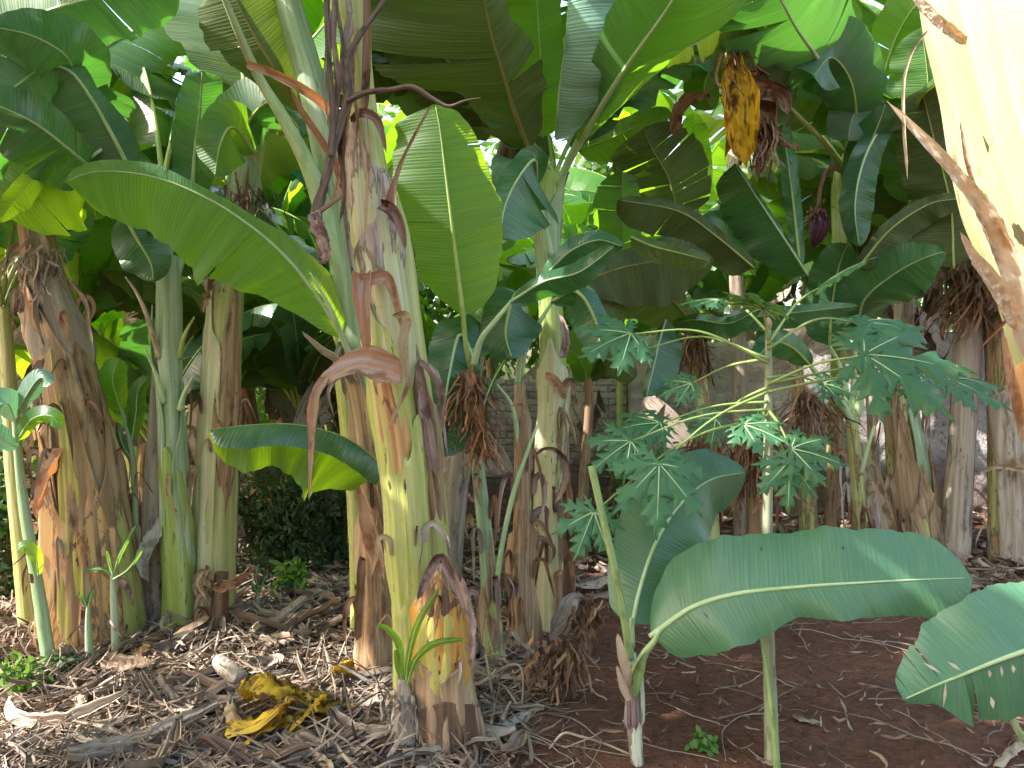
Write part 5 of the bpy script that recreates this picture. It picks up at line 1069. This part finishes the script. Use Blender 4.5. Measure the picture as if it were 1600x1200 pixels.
for th_, co_, n_, sd_, kw in [(A, ca, 5, 801, dict(lo=.75, hi=.98, size=.6)), (B, cb, 3, 802, dict(lo=.3, hi=.9, size=.7)), (S, cs, 2, 803, dict(lo=.1, hi=.9, size=.6)), (C, cc, 7, 804, dict(lo=.55, hi=.97, size=.8)),
                              (L1, c1, 22, 805, dict(lo=.2, hi=.98, mats=('brown', 'litter', 'peach', 'purple'))), (L2, c2, 5, 806, dict(lo=.55, hi=.99, size=.8)), (L3, c3, 5, 807, dict(lo=.3, hi=.99, size=.8)), (W_, cw, 9, 814, dict(lo=.20, hi=.46, size=.45, out=.02, mats=('pale', 'brown', 'peach'))), (E, ce, 10, 808, dict(lo=.4, hi=.98)),
                              (G1, cg, 12, 809, dict(lo=.25, hi=.98)), (H, ch, 9, 810, dict(lo=.45, hi=.98)), (N, cn_, 12, 811, dict(lo=.3, hi=.98, size=1.4)), (O, co, 12, 812, dict(lo=.1, hi=.95, size=1.3)), (R2, cr2, 8, 813, dict(lo=.2, hi=.95, size=1.2))]:
    dress(th_, co_, n_, sd_, **kw)
# ---------------------------------------------------------------- floor litter (stuff nobody could count)
def litter(name, n, sampler, lr, wr, mat, label, seed, lift=(.003, .03), crink=.14, pal=None, curl=.6, seg=7, cs=3, cat=None, pleat=0.):
    rd = np.random.default_rng(seed); Vs, Fs, Ss, Ts, off = [], [], [], [], 0
    for k in range(n):
        x, y = sampler(rd); l = rd.uniform(*lr) * rd.uniform(.7, 1.2); w = rd.uniform(*wr); a = rd.uniform(0, math.pi * 2)
        m = seg; p = np.zeros((m, 3)); x0, y0 = x, y; da = rd.normal() * .8 / m
        tilt = rd.normal() * .25; lf = rd.uniform(*lift)
        for i in range(m):
            p[i] = (x0, y0, 0); x0 += math.cos(a) * l / m; y0 += math.sin(a) * l / m; a += da + rd.normal() * .12
        zz = np.array([g(q[0], q[1]) for q in p[::3]]); zz = np.interp(np.arange(m), np.arange(m)[::3], zz)
        h = lf + np.abs(np.linspace(-.5, .5, m) * l * tilt) + .008 * l * rd.normal(size=m)
        p[:, 2] = zz + np.maximum(h, .004)
        T = np.gradient(p, axis=0); T /= np.linalg.norm(T, axis=1)[:, None]; S = np.cross(T, [0, 0, 1.]); S /= np.linalg.norm(S, axis=1)[:, None]
        ro = rd.normal() * .7 + np.linspace(0, rd.normal() * 1.2, m); U = np.cross(S, T)
        S2 = S * np.cos(ro)[:, None] + U * np.sin(ro)[:, None]; U2 = -S * np.sin(ro)[:, None] + U * np.cos(ro)[:, None]
        V = np.zeros((m, cs + 1, 3)); s = np.zeros((m, cs + 1, 3)); prof = np.sin(np.linspace(.25, math.pi - .12, m)) ** .6
        sg = rd.choice([-1, 1]) * curl
        for j in range(cs + 1):
            v = j / cs * 2 - 1
            V[:, j] = p + S2 * (v * w * .5 * prof)[:, None] + U2 * (sg * w * .5 * v * v * prof + w * crink * rd.normal(size=m) * .5 + w * pleat * math.sin(v * 8 + k))[:, None]
            s[:, j, 0] = np.linspace(0, l, m) + k * .37; s[:, j, 1] = v * w * .5 + k * .13
        V[..., 2] = np.maximum(V[..., 2], p[:, None, 2] - h[:, None] + .003)
        Vs.append(V.reshape(-1, 3)); Fs.append(grid_faces(m, cs + 1, off=off)); off += m * (cs + 1); Ss.append(s.reshape(-1, 3))
        c = np.array(pal[rd.integers(len(pal))]) * rd.uniform(.5, 1.05); Ts.append(np.tile(c, (m * (cs + 1), 1)))
    o = mk(name, np.vstack(Vs), np.vstack(Fs), DM[mat], None, np.vstack(Ss), np.vstack(Ts))
    tag(o, label, cat, kind='stuff'); return o

PALL = [(1, 1, 1), (.9, .9, .93), (1.2, 1.1, .98), (.7, .63, .6), (1.3, 1.22, 1.12), (1.0, .88, .75), (.6, .5, .46)]
def s_left(rd):
    while True:
        d = rd.uniform(2.35, 5.4); px = rd.uniform(-80, 830); x = (px - 800) / F * d
        if px < 760 or rd.random() < .5: return x, d
def s_right(rd):
    d = rd.uniform(2.4, 6.2); px = rd.uniform(760, 1680); return (px - 800) / F * d, d
def s_back(rd):
    d = rd.uniform(4.6, 7.0); px = rd.uniform(300, 1700); return (px - 800) / F * d, d
litter('fallen_leaf_litter', 6500, s_left, (.08, .42), (.003, .018), 'litter', 'thick grey brown litter of dead banana leaves covering the left foreground', 21, pal=PALL, cat='leaf litter')
litter('broad_leaf_litter', 330, s_left, (.16, .50), (.025, .075), 'litter', 'larger folded dead banana leaves lying on the litter at left', 22, lift=(.008, .035), crink=.035, pal=PALL, seg=16, cs=12, curl=.8, pleat=.16, cat='leaf litter')
litter('soil_debris', 750, s_right, (.03, .16), (.003, .014), 'litter', 'thin scattered dry scraps on the red soil at right', 23, lift=(.002, .012), pal=PALL, cat='plant debris')
litter('wall_side_litter', 1500, s_back, (.10, .40), (.010, .06), 'litter', 'brown leaf litter along the foot of the wall and the far stems', 24, lift=(.01, .06), pal=PALL, cat='leaf litter')

def roots(n, sampler, seed, lr, rr, name, label, mat):
    rd = np.random.default_rng(seed); Vs, Fs, Ss, off = [], [], [], 0; ts = []
    for k in range(n):
        x, y = sampler(rd); a = rd.uniform(0, 6.28); l = rd.uniform(*lr); m = 12; p = []; b = rd.normal() * .12
        for i in range(m):
            p.append((x, y, g(x, y) + .006 + .012 * abs(math.sin(i * .5 + k)))); x += math.cos(a) * l / m; y += math.sin(a) * l / m; a += b + rd.normal() * .16
        V, Fc, s = tube_arrays(np.array(p), np.linspace(1, .4, m) * rd.uniform(*rr), 5, cap=False)
        Vs.append(V); Fs.append(Fc + off); Ss.append(s + k); off += len(V); ts.append(np.tile(rd.uniform(.6, 1.2, 1) * np.ones(3), (len(V), 1)))
    o = mk(name, np.vstack(Vs), np.vstack(Fs), DM[mat], None, np.vstack(Ss), np.vstack(ts)); tag(o, label, 'plant debris', kind='stuff')
roots(170, s_right, 31, (.12, .7), (.0012, .0035), 'dry_rootlets', 'thin pale dry stalks and rootlets strewn over the red soil', 'litter')
roots(1100, s_left, 32, (.12, .7), (.0012, .0032), 'dry_stalk_litter', 'thin dry stalks tangled through the leaf litter', 'stick')

def on_ground(px, py, up=.01):
    d = dist(py)
    for _ in range(5):
        x = (px - 800) / F * d; d = (CAM_H - g(x, d) - up) * F / (py - 600.)
    return (px, py, d)
def lying(name, label, cat, pts, w, mat, seed, up=.02, group=None, **k):
    q = [on_ground(px, py, up) for px, py in pts]; c = P(*q[len(q) // 2])
    th = thing(name, label, cat, [c[0], c[1], g(c[0], c[1])], group)
    return th, q
# the wilted yellow leaf heap
th, q = lying('wilted_leaf', 'crumpled yellow and black banana leaf lying on the litter left of the central stem', 'dead leaf', [(372, 1110), (450, 1080), (540, 1080)], None, None, 0)
for i, (pts, w) in enumerate([([(372, 1082, .10), (400, 1062, .13), (440, 1068, .14), (478, 1082, .11)], [56, 96, 100, 56]), ([(365, 1120, .05), (400, 1128, .07), (440, 1100, .10), (470, 1085, .10)], [30, 70, 80, 60]), ([(376, 1166, .02), (410, 1140, .05), (450, 1120, .06), (500, 1110, .05)], [24, 64, 84, 60]),
                              ([(430, 1140, .03), (480, 1110, .06), (520, 1100, .04), (556, 1096, .02)], [44, 90, 76, 20]), ([(480, 1075, .06), (510, 1085, .05), (530, 1110, .03), (500, 1140, .02)], [44, 66, 60, 24]), ([(440, 1150, .02), (470, 1125, .07), (500, 1090, .08)], [16, 50, 30])]):
    ribbon('crumpled_blade', th, [on_ground(a, b, c) for a, b, c in pts], w, 'yellow', seed=400 + i, tilt=50, crink=.11, curlx=70, n=50, cross=10)
ribbon('midrib', th, [on_ground(368, 1100, .06), on_ground(380, 1126, .06), on_ground(410, 1130, .06), on_ground(430, 1108, .08)], [36, 40, 34, 14], 'beige', seed=410, crink=.04, curlx=140, tilt=20)
th, q = lying('wilted_leaf', 'small yellow leaf scrap tucked against the brown foot behind the central stem', 'dead leaf', [(545, 1050)], None, None, 0)
ribbon('crumpled_blade', th, [on_ground(524, 1052, .03), on_ground(540, 1040, .10), on_ground(552, 1030, .14)], [20, 44, 16], 'yellow', seed=412, tilt=20, crink=.12)
# cut piece of stem
th, q = lying('cut_stem_piece', 'pale ribbed chunk of cut banana stem on the litter above the yellow leaf', 'cut stem', [(355, 1045)], None, None, 0)
tube('stem_chunk', [P(*on_ground(340, 1030, .10)), P(*on_ground(352, 1042, .08)), P(*on_ground(376, 1062, .05))], [.026, .036, .034], DM['litter'], th, n=24, nv=24, rough=.07)
for lab, pts, w, mt, sd in [('curled grey dead leaf in the dark hollow right of the peeled stump', [(778, 1130), (800, 1122), (826, 1108), (842, 1100)], [16, 34, 20, 5], 'grey', 420), ('long straight dry stalk lying across the litter at left', [(60, 1118), (110, 1098), (170, 1072), (232, 1048)], [6, 8, 8, 6], 'stick', 421),
                            ('thick pale dry midrib at the bottom edge left of centre', [(296, 1192), (380, 1184), (470, 1180), (540, 1186)], [12, 14, 14, 10], 'stick', 422), ('pale dry stalk crossing the bottom of the picture below the peeled stump', [(470, 1172), (540, 1176), (620, 1190)], [8, 9, 8], 'stick', 423),
                            ('bluish grey fallen leaf at the bottom left corner', [(2, 1150), (18, 1140), (36, 1136)], [10, 26, 14], 'grey', 424), ('tan folded dead leaf below the green stem of the left cluster', [(215, 1030), (240, 1010), (262, 1000), (268, 1030)], [26, 44, 40, 20], 'beige', 425),
                            ('broad tan dead leaf draped over litter left of the yellow leaf', [(250, 1110), (290, 1090), (330, 1085), (352, 1110)], [24, 46, 44, 20], 'litter', 426), ('white edged curled leaf in the lower left litter', [(105, 1168), (125, 1150), (150, 1146), (170, 1160)], [14, 30, 30, 12], 'litter', 427),
                            ('tan shrivelled leaf on the red soil right of the papaya trunk', [(1240, 1115), (1260, 1122), (1282, 1128)], [14, 26, 14], 'litter', 428), ('small pale sunlit stub of dry sheath at the bottom right corner', [(1552, 1196), (1575, 1170), (1604, 1140)], [16, 30, 40], 'beige', 429)]:
    th, q = lying('dead_stalk' if mt == 'stick' else 'dead_leaf', lab, 'dry stalk' if mt == 'stick' else 'dead leaf', pts, w, mt, sd)
    if mt == 'stick': tube('stalk', [P(*a) for a in q], np.array(w) / 2 / F * np.array([a[2] for a in q]), DM['stick'], th, n=24, nv=8, rough=.06)
    else: ribbon('blade', th, q, w, mt, seed=sd, tilt=50, crink=.12, curlx=90)
th, q = lying('bent_twig', 'thin pale bent twig sticking up from the soil between the stump and the young banana', 'twig', [(870, 1180)], None, None, 0)
tube('twig', [P(858, 1170, 2.7), P(880, 1146, 2.72), P(905, 1150, 2.72), P(950, 1164, 2.7), P(1000, 1186, 2.66)], [.004, .005, .005, .004, .003], DM['stick'], th, n=30, nv=6)
th, q = lying('bent_twig', 'angular dead stalk standing in front of the brown stub right of the central stem', 'twig', [(815, 1115)], None, None, 0)
tube('twig', [P(765, 1056, 3.0), P(800, 1038, 2.98), P(816, 1052, 2.97), P(815, 1116, 2.98)], [.003, .004, .004, .004], DM['stick'], th, n=30, nv=6)

# ---------------------------------------------------------------- shrubs and weeds
def shrub(label, px, py, d, w, h, n, size, seed, mat='shrub', name='shrub', cat='shrub', stems=9, aspect=.45):
    b = P(px, py, d); b[2] = g(b[0], b[1]); th = thing(name, label, cat, b)
    rd = np.random.default_rng(seed); pts = []
    Vs, Fs, Ss, off = [], [], [], 0
    for k in range(stems):
        a = rd.uniform(0, 6.28); e = b + np.array([math.cos(a) * w * rd.uniform(.2, 1), math.sin(a) * w * .6 * rd.uniform(.2, 1), h * rd.uniform(.5, 1)])
        m = b + (e - b) * .5 + np.array([0, 0, h * .15]); p = catmull([b, m, e], 14)
        V, Fc, s = tube_arrays(p, np.linspace(.006, .002, 14), 5, cap=False); Vs.append(V); Fs.append(Fc + off); Ss.append(s); off += len(V)
        i = rd.integers(3, 14, n // stems); pts.append(p[i] + rd.normal(size=(len(i), 3)) * np.array([w, w, h]) * .15)
    mk('stem', np.vstack(Vs), np.vstack(Fs), DM['brown'], th, np.vstack(Ss), WHITE(off))
    c = np.vstack(pts); c[:, 2] = np.maximum(c[:, 2], b[2] + .02)
    leaf_cloud('foliage', c, size, mat, th, seed, aspect=aspect); return th
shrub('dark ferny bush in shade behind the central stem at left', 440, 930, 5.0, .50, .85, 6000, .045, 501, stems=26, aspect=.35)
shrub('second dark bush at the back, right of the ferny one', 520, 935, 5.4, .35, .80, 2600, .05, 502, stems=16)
shrub('low leafy green plant on the litter between the left cluster and the central stem', 455, 975, 4.3, .14, .18, 260, .06, 503, 'weed', 'weed', 'weed', 7)
shrub('bright green weeds at the lower left edge', 30, 1085, 3.2, .16, .14, 340, .035, 504, 'weed', 'weed', 'weed', 10)
shrub('small bluish leafed weed at the foot of the brown wrapped trunk', 96, 1075, 3.35, .10, .08, 120, .05, 505, 'shrub', 'weed', 'weed', 6)
shrub('tiny bright green seedling on the red soil at the bottom, left of the papaya', 1105, 1182, 2.68, .07, .06, 120, .028, 506, 'weed', 'weed', 'weed', 8, aspect=.6)
shrub('loose small leafed shrub in front of the brick wall, behind the young banana', 1015, 760, 5.2, .34, .8, 700, .07, 507, 'shrub', stems=14)
shrub('sparse weeds under the rusty fibre bundle right of the central stem', 800, 905, 4.6, .2, .3, 220, .06, 508, 'weed', 'weed', 'weed', 8)
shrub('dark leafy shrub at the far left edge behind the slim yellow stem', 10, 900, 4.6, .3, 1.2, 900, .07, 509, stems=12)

# ---------------------------------------------------------------- the banana plants further back
BACK = [  # px of the foot, distance, height, stem radius, leaf length, seed, label
 (150, 5.2, 1.7, .09, 1.6, 601, 'second row banana plant seen between the brown wrapped trunk and pale green stem'),
 (215, 6.2, 2.3, .10, 2.0, 602, 'tall banana plant in the back row behind the pale green stem'),
 (20, 5.8, 2.2, .10, 1.9, 603, 'banana plant in the back row behind the far left stems'),
 (410, 6.4, 1.5, .08, 1.5, 604, 'low banana plant with lit yellow green leaves, behind the dark ferny bush'),
 (455, 7.4, 2.6, .11, 2.1, 605, 'tall banana plant far behind the dark ferny bush'),
 (300, 7.6, 2.4, .10, 2.1, 606, 'banana plant far behind the thick streaked trunk'),
 (110, 8.2, 2.6, .11, 2.1, 607, 'banana plant furthest back at the left'),
 (640, 7.0, 2.2, .10, 1.9, 608, 'banana plant at the back hidden behind the thick central stem'),
 (545, 6.0, 1.7, .08, 1.5, 609, 'brown stemmed banana plant at the right of the dark ferny bush'),
 (970, 6.8, 1.4, .04, 1.2, 610, 'small banana plant close to the brick wall, above the young banana'),
 (1040, 8.9, 2.6, .10, 2.1, 611, 'banana plant beyond the wall, left of the papaya'),
 (1240, 9.2, 2.8, .10, 2.2, 612, 'banana plant beyond the wall, above the papaya crown'),
 (1480, 9.0, 2.7, .10, 2.2, 613, 'banana plant beyond the wall at the far right'),
 (1370, 6.9, 2.3, .06, 1.9, 614, 'brown banana plant close to the rendered wall, right of the papaya'),
 (780, 8.8, 2.5, .10, 2.0, 615, 'banana plant beyond the brick wall, right of the central stem'),
 (1640, 6.6, 2.2, .12, 1.9, 616, 'banana plant at the far right edge behind the sunlit trunk'),
 (250, 5.0, 1.0, .06, 1.1, 618, 'small banana plant in the gap between the grey dried stem and the streaked trunk'),
 (470, 5.7, 1.1, .07, 1.3, 619, 'small bright leafed banana plant right above the dark ferny bush'),
 (90, 6.6, 1.5, .08, 1.6, 620, 'mid height banana plant behind the fibrous neck of the brown wrapped trunk'),
 (360, 5.6, 1.2, .07, 1.3, 621, 'small banana plant just right of the thick streaked trunk'),
 (180, 7.4, 1.6, .08, 1.7, 622, 'banana plant glimpsed low between the stems of the left cluster'),
 (700, 6.0, 1.3, .06, 1.2, 623, 'small banana plant right behind the rusty fibre bundle'),
 (1420, 8.2, 2.0, .08, 1.7, 624, 'banana plant showing its leaves over the rendered wall, right of the papaya'),
 (880, 8.3, 1.8, .08, 1.6, 625, 'banana plant whose leaves top the brick wall behind the tall green stem'),
 (1010, 8.0, 2.0, .08, 1.7, 626, 'banana plant rising over the meeting of brick and rendered wall'),
 (1130, 8.1, 1.9, .08, 1.7, 627, 'banana plant over the rendered wall, just left of the papaya crown'),
 (1310, 8.0, 2.1, .08, 1.8, 628, 'banana plant over the rendered wall behind the dark red flower bud'),
 (1540, 8.0, 2.2, .08, 1.8, 629, 'banana plant over the rendered wall behind the two papery beige trunks'),
 (-90, 4.9, 2.3, .11, 2.0, 617, 'banana plant just outside the left edge of the grove'),
]
for (px, d, h, r, ll, sd, lab) in BACK:
    rd = random.Random(sd); x = (px - 800) / F * d; z = g(x, d)
    th = thing('banana_plant', lab, 'banana plant', (x, d, z), GR)
    lean = rd.uniform(-.12, .12)
    pp = [(px + lean * F / d * h, 600 - (z + h - CAM_H) * F / d, 2 * r * .7 * F / d), (px + lean * .4 * F / d * h, 600 - (z + h * .5 - CAM_H) * F / d, 2 * r * .9 * F / d), (px, 600 - (z - CAM_H) * F / d, 2 * r * F / d)]
    _, cx = pseudostem(th, pp, rd.choice(['half', 'grey', 'green', 'brown']), d, sheaths=4, seed=sd, age=(.2, .3), n=40, nv=24)
    top = np.array([x + lean * h, d, z + h])
    if d < 7.2: dress(th, cx, 6, sd, lo=.1, hi=.95, size=1.4)
    for k in range(9):
        free_leaf(th, top + [0, 0, rd.uniform(-.2, 0)], k * 137.5 + sd * 40, ll * rd.uniform(.8, 1.1), .24 * ll / 1.9 * rd.uniform(.9, 1.2), rd.uniform(1.0, 1.45), rd.uniform(1.1, 2.0), sd * 20 + k, rd.choice(['green', 'teal', 'bright', 'olive', 'green']), fold=rd.uniform(10, 35), tears=rd.randint(2, 9), roll=rd.uniform(-35, 35), nlen=26, cross=3)
    for k in range(3):
        a = rd.uniform(0, 6.28); e = top + np.array([math.cos(a) * .2, math.sin(a) * .2, -.1])
        o = free_leaf(th, top + [0, 0, -.15], math.degrees(a), ll * .6, .09, -.2, 1.2, sd * 20 + 11 + k, 'tatty', fold=60, tears=5, nrib=False, nlen=20, cross=3, name='dry_leaf')
        o.data.materials.clear(); o.data.materials.append(DM['litter'])

# ---------------------------------------------------------------- unseen banana plants added out of frame to shade the grove
for k, (x, y, h, sd, n) in enumerate([(-2.5, 1.9, 2.9, 701, 9), (-3.3, 3.3, 2.6, 702, 6), (-2.7, .6, 3.0, 703, 11), (-3.9, 1.4, 3.4, 704, 10), (-2.9, -.9, 3.1, 705, 11), (-4.2, -.2, 3.5, 707, 9), (-1.0, -2.4, 2.9, 708, 8)]):
    rd = random.Random(sd); z = g(x, y)
    th = thing('banana_plant', 'unseen banana plant added out of view to shade the grove', 'banana plant', (x, y, z), 'unseen banana plants added for shade')
    c = catmull([[x, y, z - .05, .12], [x + .03, y, z + h * .5, .10], [x, y + .05, z + h, .07]], 24)
    V, Fc, s = tube_arrays(c[:, :3], c[:, 3], 20, rough=.03); mk('pseudostem', V, Fc, SM['half'], th, s)
    for q in range(n):
        free_leaf(th, np.array([x, y, z + h]) + [0, 0, rd.uniform(-.3, 0)], q * 137.5 + sd, rd.uniform(1.4, 1.9), rd.uniform(.24, .32), rd.uniform(.5, 1.2), rd.uniform(1.2, 1.9), sd * 20 + q, rd.choice(['green', 'teal', 'olive']), fold=rd.uniform(5, 25), tears=rd.randint(1, 5), roll=rd.uniform(-25, 25), nlen=24, cross=3)
